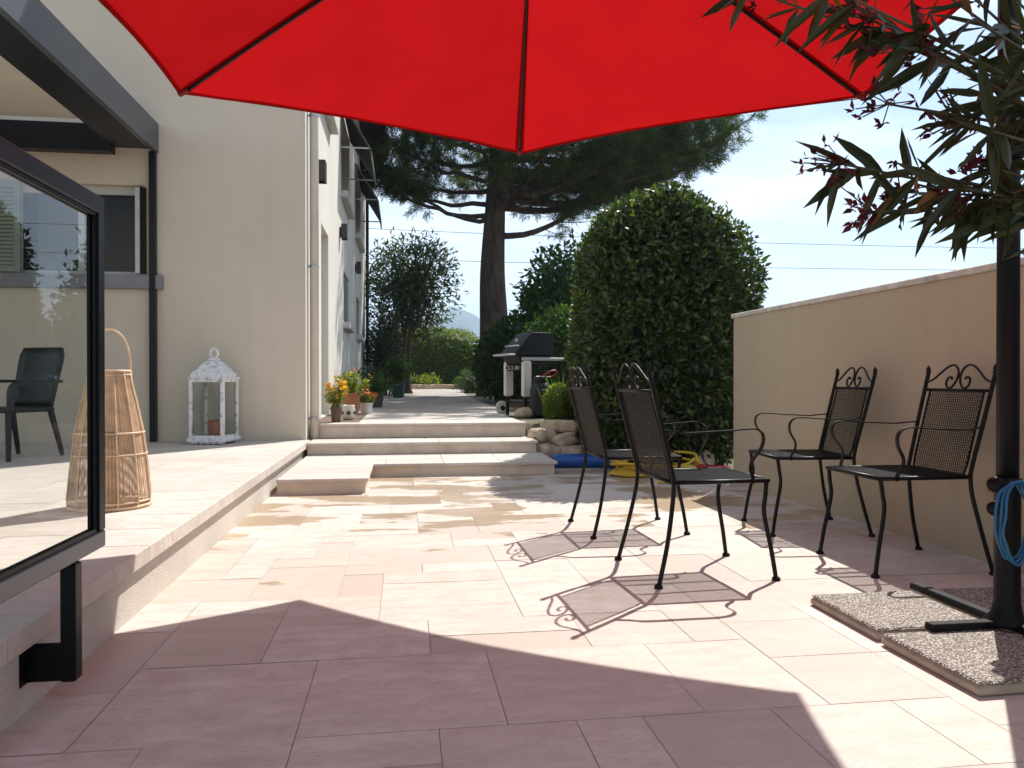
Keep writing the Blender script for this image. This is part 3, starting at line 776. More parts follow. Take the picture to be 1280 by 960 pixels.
# ------------------------------------------------------------------ rattan lantern
rl = thing('rattan_lantern', 'tall tapered rattan lantern with hoop handle at the terrace edge', 'lantern', (-1.64, 4.62, TH))
rl.scale = (1.06, 1.06, 1.0)
def rr_(z):                                              # radius at height (0..0.76)
    pts = [(0, .195), (.06, .202), (.25, .185), (.42, .165), (.58, .135), (.70, .108), (.76, .10)]
    for (a, ra), (b, rb) in zip(pts, pts[1:]):
        if z <= b: return ra + (rb - ra) * (z - a) / (b - a)
    return .10
w = MB()
for k in range(72):
    a = 2 * PI * k / 72
    w.tube([((rr_(z) - .004) * math.cos(a), (rr_(z) - .004) * math.sin(a), z) for z in np.linspace(.02, .76, 14)], .0019, 3, caps=False)
for z in np.linspace(.03, .75, 120):
    w.tube([((rr_(z) - .004) * math.cos(2 * PI * k / 36), (rr_(z) - .004) * math.sin(2 * PI * k / 36), z) for k in range(36)], .0019, 3, closed=True)
w.build('woven_shade', M['rattan'], rl)
w = MB()
for k in range(12):
    a = 2 * PI * k / 12
    w.tube([(rr_(z) * math.cos(a), rr_(z) * math.sin(a), z) for z in np.linspace(.0, .765, 14)], .0055, 6)
for z, r_ in ((.012, .011), (.04, .006), (.30, .005), (.42, .006), (.745, .006), (.765, .009)):
    w.tube([(rr_(z) * math.cos(2 * PI * k / 36), rr_(z) * math.sin(2 * PI * k / 36), z) for k in range(36)], r_, 6, closed=True)
w.build('cane_frame', M['rattan'], rl, smooth=True)
w = MB(); w.tube([(.10 * math.cos(a) * 1.0, 0.0, .765 + .235 * math.sin(a) ** .8 if math.sin(a) > 0 else .765) for a in np.linspace(PI, 0, 25)], .0065, 6)
hd = w.build('hoop_handle', M['rattan'], rl, smooth=True); hd.rotation_euler = (0, 0, R(12))
w = MB(); w.lathe([(0, .005), (.18, .005), (.18, .02), (0, .02)], 32); w.build('floor_plate', M['rattan'], rl)
w = MB(); w.lathe([(.045, .02), (.045, .30), (.04, .31), (.04, .33), (0, .33)], 20); w.build('candle_holder', M['rattan'], rl, smooth=True)
w = MB(); w.lathe([(.048, .34), (.048, .42), (0, .42)], 20); w.tube([(0, 0, .33), (0, 0, .345)], .02, 8); w.build('candle', M['potbrown'], rl)

# ------------------------------------------------------------------ white metal lantern
wl = thing('metal_lantern', 'shabby white metal lantern with glass sides standing against the house wall', 'lantern', (-2.10, 9.02, TH), R(-12))
w = MB(); h = .178
w.box(-h - .035, h + .035, -h - .035, h + .035, .025, .075, bevel=.01)
for a in (-1, 1):
    for b in (-1, 1): w.lathe([(.02, 0), (.045, .012), (.03, .03)], 10, (a * (h - .02), b * (h - .02), 0))
for k in range(5):
    for a in (-1, 1): w.lathe([(0, .008), (.03, .012), (.035, .027)], 8, (-h + .05 + k * .07, a * (h + .005), 0))
w.build('base', M['worn'], wl)
w = MB()
for a in (-1, 1):
    for b in (-1, 1): w.box(a * h - .018, a * h + .018, b * h - .018, b * h + .018, .0755, .72)
for a in (-1, 1):
    w.box(-h + .0185, h - .0185, a * h - .014, a * h + .014, .076, .10); w.box(-h + .0185, h - .0185, a * h - .014, a * h + .014, .69, .72)
    w.box(a * h - .014, a * h + .014, -h + .0185, h - .0185, .076, .10); w.box(a * h - .014, a * h + .014, -h + .0185, h - .0185, .69, .72)
w.box(-h - .03, h + .03, -h - .03, h + .03, .721, .745, bevel=.006)
w.build('frame', M['worn'], wl)
w = MB()
prof = [(.19, .746), (.18, .785), (.15, .82), (.115, .86), (.075, .91), (.045, .925)]
vs = []
for (r_, z) in prof: vs += [(-r_, -r_, z), (r_, -r_, z), (r_, r_, z), (-r_, r_, z)]
fs = [[i * 4 + k, i * 4 + (k + 1) % 4, i * 4 + 4 + (k + 1) % 4, i * 4 + 4 + k] for i in range(len(prof) - 1) for k in range(4)] + [[len(prof) * 4 - 4 + k for k in range(4)]]
w.add(vs, fs); w.box(-.05, .05, -.05, .05, .926, .955, bevel=.008)
w.build('roof', M['worn'], wl)
w = MB(); w.tube([(.045 * math.cos(a), 0, 1.01 + .05 * math.sin(a)) for a in np.linspace(0, 2 * PI, 20, endpoint=False)], .014, 8, closed=True); w.lathe([(.03, .955), (.018, .965), (.022, .975), (0, .98)], 12); w.build('finial_ring', M['worn'], wl, smooth=True)
w = MB()
for a in (-1, 1):
    q = a * (h + .001)
    w.add([(-h + .02, q, .10), (h - .02, q, .10), (h - .02, q, .69), (-h + .02, q, .69)], [[0, 1, 2, 3]])
    w.add([(q, -h + .02, .10), (q, h - .02, .10), (q, h - .02, .69), (q, -h + .02, .69)], [[0, 1, 2, 3]])
w.build('glass_pane', M['glass'], wl, recalc=False)
cn = thing('candle', 'terracotta coloured pillar candle inside the white metal lantern', 'candle', (-2.08, 9.00, TH + .0755))
w = MB(); w.lathe([(.07, 0), (.075, .01), (.085, .17), (.08, .18), (.03, .165), (0, .165)], 24); w.build('wax', M['candle'], cn, smooth=True)
w = MB(); w.tube([(0, 0, .164), (.004, 0, .195)], .003, 6); w.build('wick', M['black'], cn)

# ------------------------------------------------------------------ wrought iron chairs
def lattice(w, p0, eu, ev, lu, lv, cu, cv, wd, th, nrm):
    """expanded metal: two families of diagonal bars clipped to a rectangle"""
    p0, eu, ev, nrm = Vector(p0), Vector(eu), Vector(ev), Vector(nrm)
    k = cv / cu
    for sg in (1, -1):
        c = -lu * k if sg == 1 else 0.0
        cmax = lv if sg == 1 else lv + lu * k
        while c < cmax:
            # v = c + sg*k*u
            pts = []
            for u in (0.0, lu):
                v = c + sg * k * u
                if 0 <= v <= lv: pts.append((u, v))
            for v in (0.0, lv):
                u = (v - c) / (sg * k)
                if 0 < u < lu: pts.append((u, v))
            if len(pts) >= 2:
                a = p0 + eu * pts[0][0] + ev * pts[0][1]; b = p0 + eu * pts[1][0] + ev * pts[1][1]
                if (b - a).length > .008:
                    d = (b - a).normalized(); s_ = d.cross(nrm).normalized() * wd / 2; n_ = nrm * th / 2
                    w.add([a - s_ - n_, a + s_ - n_, a + s_ + n_, a - s_ + n_, b - s_ - n_, b + s_ - n_, b + s_ + n_, b - s_ + n_],
                          [[0, 1, 5, 4], [1, 2, 6, 5], [2, 3, 7, 6], [3, 0, 4, 7]])
            c += cv
SW, SD, SZ = .238, .238, .495                            # half width, half depth, seat height (chair faces local +X)
def make_chair(label):
    t = thing('mesh_chair', label, 'chair', (0, 0, 0), 0, 'black wrought iron mesh chairs')
    # seat: frame of flat bar with a slightly dished mesh
    w = MB()
    fr = [(-SD, -SW), (SD + .02, -SW - .012), (SD + .02, SW + .012), (-SD, SW)]
    for i in range(4):
        a, b = fr[i], fr[(i + 1) % 4]
        w.tube([(a[0], a[1], SZ), (b[0], b[1], SZ)], .0115, 8)
    sf = w.build('seat', M['iron'], t, smooth=True)
    w = MB(); lattice(w, (-SD, -SW - .004, SZ + .006), (1, 0, 0), (0, 1, 0), 2 * SD + .015, 2 * SW + .008, .020, .0125, .0026, .0032, (0, 0, 1))
    for yy in (-.08, .08): w.box(-SD, SD + .01, yy - .008, yy + .008, SZ - .004, SZ + .001)
    w.build('seat_mesh', M['iron'], sf)
    # rear uprights = back posts and rear legs in one curve
    top = Vector((-SD - .135, 0, 1.035)); bx = -SD
    def back_pt(z, y): return (bx - .135 * (z - SZ) / (1.035 - SZ), y, z)
    for s_ in (-1, 1):
        w = MB()
        P = smoothp([back_pt(1.035, s_ * .262), back_pt(.80, s_ * .258), back_pt(.58, s_ * .25), (bx - .004, s_ * .25, SZ + .01)], 5)
        w.tube(P, .0115, 10)
        tp = Vector(P[0])
        w.lathe([(.009, 0), (.016, .006), (.010, .014), (.014, .024), (.006, .042), (0, .05)], 10, (tp.x, tp.y, tp.z - .004))
        w.build('back_post', M['iron'], t, smooth=True)
        w = MB(); w.tube(smoothp([(bx - .004, s_ * .25, SZ + .01), (bx - .012, s_ * .255, .40), (bx - .05, s_ * .28, .2), (bx - .098, s_ * .295, .012)], 5), .0112, 10)
        w.lathe([(.013, .02), (.021, .012), (.021, 0), (0, 0)], 12, (bx - .10, s_ * .295, 0)); w.build('leg', M['iron'], t, smooth=True)
        w = MB(); w.tube(smoothp([(SD + .012, s_ * .246, SZ - .005), (SD + .004, s_ * .25, .42), (SD - .004, s_ * .252, .33), (SD + .03, s_ * .262, .15), (SD + .052, s_ * .268, .012)], 5), .0112, 10)
        w.lathe([(.013, .02), (.021, .012), (.021, 0), (0, 0)], 12, (SD + .053, s_ * .268, 0)); w.build('leg', M['iron'], t, smooth=True)
        # flat bar armrest: flares outward from the post, runs forward and drops in an S to the seat
        w = MB()
        P = smoothp([back_pt(.755, s_ * .258), (-.235, s_ * .285, .748), (-.19, s_ * .31, .742), (.0, s_ * .315, .750), (.12, s_ * .315, .758), (.172, s_ * .312, .750), (.198, s_ * .308, .718),
                     (.192, s_ * .30, .665), (.152, s_ * .285, .60), (.150, s_ * .272, .555), (.168, s_ * .262, .515), (.170, s_ * .256, .482)], 5)
        w.strap(P, (0, 1, 0), .024, .0065); w.build('armrest', M['iron'], t)
    # back: inner frame with mesh
    def inner(z, y): return back_pt(z, y)
    w = MB()
    w.tube([inner(.94, -.262), inner(.94, .262)], .0085, 8)
    w.tube([inner(.55, -.212), inner(.94, -.212)], .006, 6); w.tube([inner(.55, .212), inner(.94, .212)], .006, 6)
    w.tube([inner(.55, -.212), inner(.50, -.20)], .006, 6); w.tube([inner(.55, .212), inner(.50, .20)], .006, 6)
    bk = w.build('backrest', M['iron'], t, smooth=True)
    up = (Vector(inner(.94, 0)) - Vector(inner(.50, 0))); lb = up.length; up.normalize()
    w = MB(); lattice(w, inner(.50, -.205), (0, 1, 0), up, .41, lb, .0165, .027, .0036, .0018, up.cross(Vector((0, 1, 0))).normalized())
    w.build('back_mesh', M['iron'], bk)
    # scrolled crest: two mirrored curls
    w = MB()
    for s_ in (-1, 1):
        pts = [(.258, .985), (.235, .988), (.20, 1.002), (.155, 1.035), (.105, 1.068), (.06, 1.078), (.025, 1.060), (.010, 1.025), (.018, .985), (.045, .955), (.075, .955), (.092, .978), (.085, 1.005), (.062, 1.012), (.052, 1.0)]
        P = [back_pt(z, s_ * y) for (y, z) in smoothp([(a, b, 0) for a, b in pts], 5) for y, z in [(0, 0)]] if False else [back_pt(q[1], s_ * q[0]) for q in smoothp([(a, b, 0) for a, b in pts], 5)]
        w.tube(P, .0062, 8)
    w.build('crest', M['iron'], t, smooth=True)
    return t
ch = make_chair('black mesh chair facing right, the nearer of the two with their backs turned')
ch.location = (1.53, 3.85, 0); ch.rotation_euler = (0, 0, R(3))
copy_thing(ch, (1.51, 5.0, 0), R(1.5), 'black mesh chair facing right, in front of the coiled yellow hose')
copy_thing(ch, (2.64, 4.84, 0), R(174), 'black mesh chair facing left by the garden wall, the one nearer the tall hedge')
copy_thing(ch, (2.65, 3.84, 0), R(179), 'black mesh chair facing left by the garden wall, the one beside the parasol pole')

# ------------------------------------------------------------------ parasol
PXY = (2.30, 2.66)
um = thing('cantilever_parasol', 'red cantilever parasol on a black side pole', 'parasol', (PXY[0], PXY[1], 0))
HC = Vector((0.52 - PXY[0], 3.05 - PXY[1], 0)); RAD, ZT, ZA, ROT = 2.14, 2.53, 3.08, R(83)
def tipv(k): return Vector((HC.x + RAD * math.cos(ROT - k * PI / 3), HC.y + RAD * math.sin(ROT - k * PI / 3), ZT))
apex = Vector((HC.x, HC.y, ZA))
w = MB(); n1, n2 = 26, 36
for k in range(6):
    A, B = tipv(k), tipv(k + 1); vs = []
    for i in range(n1 + 1):
        f_ = i / n1
        for j in range(n2 + 1):
            g_ = j / n2; s_ = 4 * g_ * (1 - g_)
            p = apex + ((A * (1 - g_) + B * g_) - apex) * f_
            p = p + (Vector((apex.x, apex.y, p.z)) - p) * (0.055 * s_ * f_ ** 3)          # scalloped hem
            p.z += .0045 * f_ * math.sin(31 * g_ + 3 * f_ + k) * math.exp(-6 * min(g_, 1 - g_)) + .004 * math.sin(9 * g_ + 5 * f_ + 2 * k) * math.sin(7 * f_ + k) * f_
            p.z += 0.05 * f_ * (1 - f_) * 4 * 0.35 - 0.035 * s_ * f_ * (1 - f_) * 4 * .6 - 0.004 * s_ * f_
            vs.append(p)
    w.add(vs, [[i * (n2 + 1) + j, i * (n2 + 1) + j + 1, (i + 1) * (n2 + 1) + j + 1, (i + 1) * (n2 + 1) + j] for i in range(n1) for j in range(n2)])
cv = w.build('canopy', M['canopy'], um, smooth=True)
w = MB()
for k in range(6):
    A, B = tipv(k), tipv(k + 1); P = []
    for j in range(17):
        g_ = j / 16; s_ = 4 * g_ * (1 - g_); p = A * (1 - g_) + B * g_
        p = p + (Vector((apex.x, apex.y, p.z)) - p) * (0.055 * s_); p.z -= .004 * s_; P.append(p)
    w.tube(P, .0032, 5)
w.build('hem', M['redtrim'], cv)
w = MB()                                                  # doubled cloth along hem and seams, a stitched band on the underside
def cpt(k, f_, g_, dz=-.0028):
    A, B = tipv(k), tipv(k + 1); s_ = 4 * g_ * (1 - g_)
    p = apex + ((A * (1 - g_) + B * g_) - apex) * f_
    p = p + (Vector((apex.x, apex.y, p.z)) - p) * (0.055 * s_ * f_ ** 3)
    p.z += .0045 * f_ * math.sin(31 * g_ + 3 * f_ + k) * math.exp(-6 * min(g_, 1 - g_)) + .004 * math.sin(9 * g_ + 5 * f_ + 2 * k) * math.sin(7 * f_ + k) * f_
    p.z += 0.05 * f_ * (1 - f_) * 4 * 0.35 - 0.035 * s_ * f_ * (1 - f_) * 4 * .6 - 0.004 * s_ * f_ + dz
    return p
for k in range(6):
    vs = [cpt(k, f_, j / 36) for j in range(37) for f_ in (.986, .999)]
    w.add(vs, [[2 * j, 2 * j + 1, 2 * j + 3, 2 * j + 2] for j in range(36)])
    for e0, e1 in ((.0, .016), (.984, 1.0)):
        vs = [cpt(k, .05 + .93 * j / 26, g_) for j in range(27) for g_ in (e0, e1)]
        w.add(vs, [[2 * j, 2 * j + 1, 2 * j + 3, 2 * j + 2] for j in range(26)])
w.build('seam_band', M['canopy'], cv)
hubz = ZA - .10
for k in range(6):
    A = tipv(k); a = Vector((apex.x, apex.y, hubz)) + (A - Vector((apex.x, apex.y, ZT))).normalized() * .06
    P = []
    for j in range(11):
        f_ = .03 + .945 * j / 10; p = apex + (A - apex) * f_; p.z += 0.05 * f_ * (1 - f_) * 4 * .35 - .018; P.append(p)
    w = MB(); w.tube(P, .0085, 8); o = w.build('rib', M['black'], um, smooth=True)
    w = MB(); e_ = P[-1]; d_ = (A - apex).normalized(); w.tube([e_ - d_ * .03, e_ + d_ * .045 + Vector((0, 0, .008))], [.013, .016], 8); w.build('tip_pocket', M['redtrim'], o)
    m_ = P[5]; w = MB(); w.tube([(apex.x, apex.y, hubz - .30), m_], .008, 6); 
    if False: w.build('strut', M['black'], o)
w = MB(); w.lathe([(0, -.40), (.02, -.38), (.045, -.30), (.05, -.10), (.07, -.06), (.07, 0), (.03, .10), (.03, .16), (0, .16)], 16, (apex.x, apex.y, ZA)); w.build('hub', M['black'], um, smooth=True)
w = MB(); w.lathe([(.30, -.055), (.24, .0), (.12, .055), (.02, .08)], 18, (apex.x, apex.y, ZA + .02)); w.build('vent_cap', M['canopy'], um, smooth=True)
w = MB(); w.tube([(0, 0, .06), (0, 0, 3.25)], .039, 20); w.build('pole', M['black'], um, smooth=True)
w = MB(); w.lathe([(.080, .058), (.080, .072), (.055, .10), (.0455, .15), (.0455, .60), (.050, .605), (.050, .622), (.040, .624)], 20); w.build('pole_sleeve', M['black'], um, smooth=True)
w = MB(); w.tube(smoothp([(0, 0, 3.22), (HC.x * .35, HC.y * .35, 3.46), (HC.x * .8, HC.y * .8, 3.40), (HC.x, HC.y, ZA + .14)], 8), .035, 12); w.build('arm', M['black'], um, smooth=True)
w = MB(); w.tube([(0, 0, 2.55), (HC.x * .28, HC.y * .28, 3.42)], .018, 8); w.build('arm_brace', M['black'], um, smooth=True)
w = MB(); w.box(-.05, .05, -.075, .055, 1.84, 1.98, bevel=.012); o = w.build('crank_housing', M['black'], um)
w = MB(); w.tube([(0, -.075, 1.91), (0, -.13, 1.91), (0, -.13, 1.81), (0, -.19, 1.81)], .008, 8); w.build('crank_handle', M['black'], o)
# cross foot
w = MB(); w.box(-.024, .024, -.36, .54, .048, .078, bevel=.004); w.build('foot_bar', M['black'], um)
w = MB(); w.box(-.33, -.0245, -.022, .022, .048, .076, bevel=.004); w.box(.0245, .42, -.022, .022, .048, .076, bevel=.004); w.build('foot_bar', M['black'], um)
def slab(x, y, label, rz=0):
    t = thing('ballast_slab', label, 'paving slab', (x, y, 0), rz, 'pebbled ballast slabs under the parasol')
    w = MB(); h = .242
    w.box(-h, h, -h, h, .0, .034, bevel=.008); w.build('concrete_base', M['concrete'], t)
    w = MB(); w.box(-h + .003, h - .003, -h + .003, h - .003, .0335, .0465, bevel=.006); w.build('pebble_top', M['aggregate'], t)
slab(PXY[0] - .27, PXY[1] + .285, 'pebbled square slab under the parasol foot, the one touching the far left of the cross', 0)
slab(PXY[0] - .275, PXY[1] - .235, 'pebbled square slab under the parasol foot, nearest the camera, with the pole shadow on it', R(1.0))
slab(PXY[0] + .28, PXY[1] + .29, 'pebbled square slab under the parasol foot, behind the pole beside the wall', R(-2))
slab(PXY[0] + .28, PXY[1] - .275, 'pebbled square slab under the parasol foot, right of the pole and cut by the picture edge', R(1.5))
# blue hose hung on two pegs
w = MB()
for z in (.47, .33): 
    pass
t = thing('hose_peg', 'upper black knob clamped on the parasol pole, holding the blue hose', 'knob', (PXY[0] - .058, PXY[1] - .03, .605), 0, 'black knobs on the parasol pole')
w = MB(); w.tube([(0.0, 0, 0), (-.03, -.02, 0)], .014, 10); w.tube([(-.025, -.017, 0), (-.05, -.033, 0)], .028, 14); w.build('knob', M['black'], t, smooth=True)
copy_thing(t, (PXY[0] - .058, PXY[1] - .03, .515), 0, 'lower black knob clamped on the parasol pole, inside the loop of blue hose')
rnd = random.Random(8); P = []
for k in range(3):
    for j in range(18):
        a = 2 * PI * j / 18; ox = .045 + .006 * k; rx = .080 + .007 * rnd.uniform(-1, 1) - .006 * k
        P.append((PXY[0] - .10 + ox * .5 + rx * math.sin(a) * .95, PXY[1] - .108 - .012 * k + .01 * math.sin(a), 0.475 + (.140 + .006 * k) * math.cos(a) + .006 * rnd.uniform(-1, 1)))
w = MB(); w.tube(smoothp(P, 2), .0052, 8)
tag(w.build('blue_hose', M['bluehose'], smooth=True), 'thin blue hose coiled and hung on the parasol pole', 'hose')

# ------------------------------------------------------------------ pots by the facade
def potted(name, label, loc, r0, r1, h, mat, plant_fn, square=False):
    t = thing(name, label, 'potted plant', loc)
    w = MB(); w.lathe([(r0, 0), (r1 * .97, h * .86), (r1 * 1.06, h * .86), (r1 * 1.06, h), (r1 * .9, h), (r1 * .86, h * .82), (0, h * .82)], 22)
    w.build('pot', mat, t, smooth=False)
    plant_fn(t); return t
def posy(t, z0, rad, height, nl, fl_mat, nf, leaf='lime', ll=.05, seed=1, fr=.034):
    g = np.random.default_rng(seed)
    # stems
    w = MB()
    ends = []
    for k in range(26):
        a = g.uniform(0, 2 * PI); q = math.sqrt(g.random()) * rad; hh = height * g.uniform(.6, 1.0) * (1 - .25 * (q / rad) ** 2)
        e_ = (q * math.cos(a), q * math.sin(a), z0 + hh); ends.append(e_)
        w.tube([(.25 * e_[0], .25 * e_[1], z0 - .02), (.7 * e_[0], .7 * e_[1], z0 + hh * .6), e_], .0022, 4)
    w.build('stems', M['stem'], t)
    n = nl; idx = g.integers(0, len(ends), n); f_ = g.uniform(.25, .95, n); E = np.array(ends)[idx]
    C = np.stack([E[:, 0] * (.25 + .75 * f_), E[:, 1] * (.25 + .75 * f_), z0 + (E[:, 2] - z0) * f_], 1) + g.normal(size=(n, 3)) * .018
    T = unit(g.normal(size=(n, 3)) + np.array([0, 0, .3])); U = unit(np.cross(T, g.normal(size=(n, 3))))
    leaf_mesh('leaves', M[leaf], t, C, T, U, g.uniform(.6, 1.3, n) * ll, g.uniform(.6, 1.2, n) * ll * .4, g.random(n), .1)
    if fl_mat:
        Cs, Ts, Us, Ls = [], [], [], []
        for k in range(nf):
            e_ = np.array(ends[g.integers(0, len(ends))]) + g.normal(size=3) * np.array([.03, .03, .018]) + np.array([0, 0, .012])
            ax = g.normal(size=3) + np.array([0, -.5, 1.2]); ax /= np.linalg.norm(ax)
            u = np.cross(ax, [1, .3, .2]); u /= np.linalg.norm(u); v = np.cross(ax, u); col = g.random()
            for p in range(8):
                a = 2 * PI * p / 8; d = u * math.cos(a) + v * math.sin(a)
                Cs.append(e_); Ts.append(d * .95 + ax * .25); Us.append(np.cross(ax, d)); Ls.append(np.clip(col + g.normal() * .1, 0, 1))
        fo = leaf_mesh('flowers', fl_mat, t, np.array(Cs), unit(np.array(Ts)), unit(np.array(Us)), fr, fr * .55, Ls, .05); fo['kind'] = 'stuff'
potted('flower_pot', 'small brown pot of tall yellow and orange flowers nearest the top step', (-.85, 10.05, .452), .055, .075, .19, M['potbrown'],
       lambda t: posy(t, .17, .17, .36, 560, M['yflower'], 52, 'lime', .06, 3))
t = thing('patterned_pot', 'white glazed pot with a black four petal pattern beside the brown pot', 'pot', (-.73, 10.55, .452))
w = MB(); w.lathe([(.06, 0), (.09, .05), (.095, .12), (.08, .18), (.085, .20), (.07, .20), (.06, .16), (0, .16)], 24); w.build('pot', M['potwhite'], t, smooth=True)
w = MB()
for q in range(6):
    b_ = q * PI / 3 - PI / 2 + .1
    for k in range(4):
        a = PI / 4 * 0 + k * PI / 2
        vs = []
        for j in range(10):
            aa = 2 * PI * j / 10; du = .018 * math.cos(a) + .015 * math.cos(aa); dz = .018 * math.sin(a) + .015 * math.sin(aa)
            zz = .10 + dz; rr = (.06 + .03 * zz / .05 if zz < .05 else (.09 + .005 * (zz - .05) / .07 if zz < .12 else .095 - .015 * (zz - .12) / .06)) + .0015 + .0005 * k
            an = b_ + du / rr
            vs.append((rr * math.cos(an), rr * math.sin(an), zz))
        w.add(vs, [list(range(10))])
w.build('petal_pattern', M['starblack'], t)
potted('flower_pot', 'tall terracotta pot with a pale yellow green bushy plant against the facade', (-.80, 12.3, .452), .10, .13, .33, M['terracotta'],
       lambda t: posy(t, .28, .30, .44, 950, M['yflower'], 14, 'lime', .07, 5))
potted('flower_pot', 'low white pot of bright orange flowers in front of the terracotta pot', (-.58, 12.55, .452), .085, .10, .17, M['potwhite'],
       lambda t: posy(t, .14, .17, .22, 420, M['oflower'], 55, 'lime', .055, 7))
potted('plant_pot', 'dark pot with a shaded bushy plant behind the orange flowers', (-.52, 15.0, gz(0, 15.0) + .02), .12, .16, .28, M['potdark'],
       lambda t: posy(t, .24, .34, .40, 500, None, 0, 'green', .09, 9))
potted('plant_pot', 'green plastic pot with a leafy shrub standing on the edge of the gravel path', (-.12, 20.5, gz(0, 20.5) + .02), .14, .17, .34, M['potgreen'],
       lambda t: posy(t, .30, .42, .95, 900, None, 0, 'green', .12, 10))
potted('plant_pot', 'dark pot with a drooping plant close to the house wall, in the shade', (-.72, 17.2, gz(0, 17.2) + .02), .15, .2, .35, M['potdark'],
       lambda t: posy(t, .30, .40, .6, 500, None, 0, 'olive', .10, 12))

# ------------------------------------------------------------------ barbecue
bq = thing('gas_barbecue', 'black lidded gas barbecue on a cart with white side legs beside the path', 'barbecue', (1.98, 11.85, .43), R(16))
w = MB(); w.prism([(-.38, .93), (-.40, .965), (-.13, 1.27), (-.10, 1.285), (.20, 1.285), (.245, 1.25), (.25, .93)], 'y', -.28, .30); w.build('lid', M['bbqblack'], bq, bevel=.015)
w = MB(); w.tube([(-.345, -.2, 1.08), (-.345, .22, 1.08)], .014, 10); w.tube([(-.345, -.17, 1.08), (-.29, -.17, 1.08)], .010, 8); w.tube([(-.345, .19, 1.08), (-.29, .19, 1.08)], .010, 8); w.build('lid_handle', M['zinc'], bq, smooth=True)
w = MB(); w.tube([(-.255, .01, 1.15), (-.235, .01, 1.165)], .04, 16); w.build('thermometer', M['zinc'], bq)
for yy in (-.12, .01, .14):
    w = MB(); w.tube([(-.365, yy, .745), (-.341, yy, .745)], .02, 12); w.build('knob', M['black'], bq)
w = MB(); w.prism([(-.36, .925), (-.28, .78), (.18, .78), (.24, .925)], 'y', -.27, .29); w.build('firebox', M['bbqblack'], bq, bevel=.01)
w = MB(); w.box(-.52, -.405, -.30, .32, .925, .955, bevel=.01); w.build('front_handle', M['bbqgrey'], bq)
for yy in (-.34, .305):
    w = MB(); w.box(-.30, .40, yy, yy + .055, .85, .90, bevel=.01); w.build('side_rail', M['bbqgrey'], bq)
w = MB(); w.box(-.36, .40, -.60, -.36, .885, .905, bevel=.006) if False else w.box(-.28, .38, -.283, .303, .70, .72); w.build('shelf', M['black'], bq)
for yy, r_ in ((-.33, .065), (.34, .055)):
    w = MB(); w.box(-.30, -.18, yy - .05, yy + .05, .30, .845, bevel=.022); w.build('leg_cover', M['bbqwhite'], bq)
    w = MB(); w.box(-.275, -.235, yy - .02, yy + .02, 0, .299); w.build('leg', M['black'], bq)
    w = MB(); w.box(.32, .36, yy - .02, yy + .02, 0, .845); w.build('leg', M['black'], bq)
w = MB(); w.box(-.27, .36, -.33, .34, .20, .23); w.build('lower_shelf', M['black'], bq)
w = MB(); w.tube([(-.33, .36, .115), (-.33, .40, .115)], .11, 20); o = w.build('wheel', M['bbqwhite'], bq)
w = MB(); w.tube([(-.33, .35, .115), (-.33, .41, .115)], .04, 12); w.build('wheel_hub', M['black'], o)
w = MB(); w.box(-.34, -.30, -.2, .22, .72, .77, bevel=.006); w.build('control_panel', M['bbqgrey'], bq)
gb = thing('gas_bottle', 'charcoal gas bottle standing at the near end of the barbecue', 'gas bottle', (2.02, 11.25, .43))
w = MB(); w.lathe([(.13, 0), (.13, .04), (.155, .05), (.16, .10), (.16, .40), (.145, .47), (.10, .52), (.06, .54), (0, .545)], 24); w.build('cylinder', M['cylinder'], gb, smooth=True)
w = MB(); w.lathe([(.10, .50), (.105, .60), (.095, .61), (.09, .52)], 20); w.build('collar', M['cylinder'], gb, smooth=True)
w = MB(); w.tube([(0, 0, .54), (0, 0, .62)], .022, 10); w.tube([(0, 0, .60), (-.07, -.01, .60)], .016, 8); w.build('valve', M['zinc'], gb)
w = MB(); w.tube(smoothp([(-.03, 0, .60), (.03, -.05, .62), (.12, -.05, .68), (.22, .0, .70), (.25, .05, .66), (.18, .06, .61), (.10, .03, .60)], 6), .012, 8); w.build('red_hose', M['redbag'], gb, smooth=True)
w = MB(); w.box(-.12, .06, -.19, -.161, .04, .42, bevel=.01); w.build('label_plate', M['plastic'], gb)

# ------------------------------------------------------------------ rocks
def rock(loc, size, seed, label, rz=0):
    g = np.random.default_rng(seed); a, b = 20, 13
    D = np.array([[math.sin(p) * math.cos(t), math.sin(p) * math.sin(t), math.cos(p)] for p in np.linspace(.01, PI - .01, b) for t in np.linspace(0, 2 * PI, a, endpoint=False)])
    Q = D / (np.sum(np.abs(D) ** 3.2, axis=1, keepdims=True) ** (1 / 3.2))
    V = Q * lump(D, seed, 9, .10)[:, None] * np.array(size)
    w = MB(); w.add([tuple(v) for v in V], [[i * a + j, i * a + (j + 1) % a, (i + 1) * a + (j + 1) % a, (i + 1) * a + j] for i in range(b - 1) for j in range(a)] + [list(range(a))[::-1], [(b - 1) * a + j for j in range(a)]])
    o = w.build('rock', M['rock'], smooth=True); o.location = loc; o.rotation_euler = (g.normal() * .08, g.normal() * .08, rz)
    tag(o, label, 'rock', 'tan rocks edging the patio')
lab = 'tan limestone rock in the rough stack at the right of the steps'
for i, (x, y, z, a, b, c, rz) in enumerate([
    (1.74, 9.15, .08, .15, .18, .12, .2), (2.00, 9.12, .07, .16, .15, .11, -.3), (2.28, 9.12, .09, .15, .17, .13, .5), (2.58, 9.15, .10, .17, .16, .13, 0), (2.9, 9.2, .08, .16, .16, .12, .3),
    (1.72, 9.42, .29, .14, .16, .09, .3), (1.97, 9.32, .235, .15, .16, .085, .1), (2.62, 9.38, .30, .18, .16, .11, -.1), (2.95, 9.42, .29, .15, .15, .11, .2)]):
    rock((x, y, z), (a * 1.14, b * 1.1, c * 1.14), 20 + i, lab, rz)
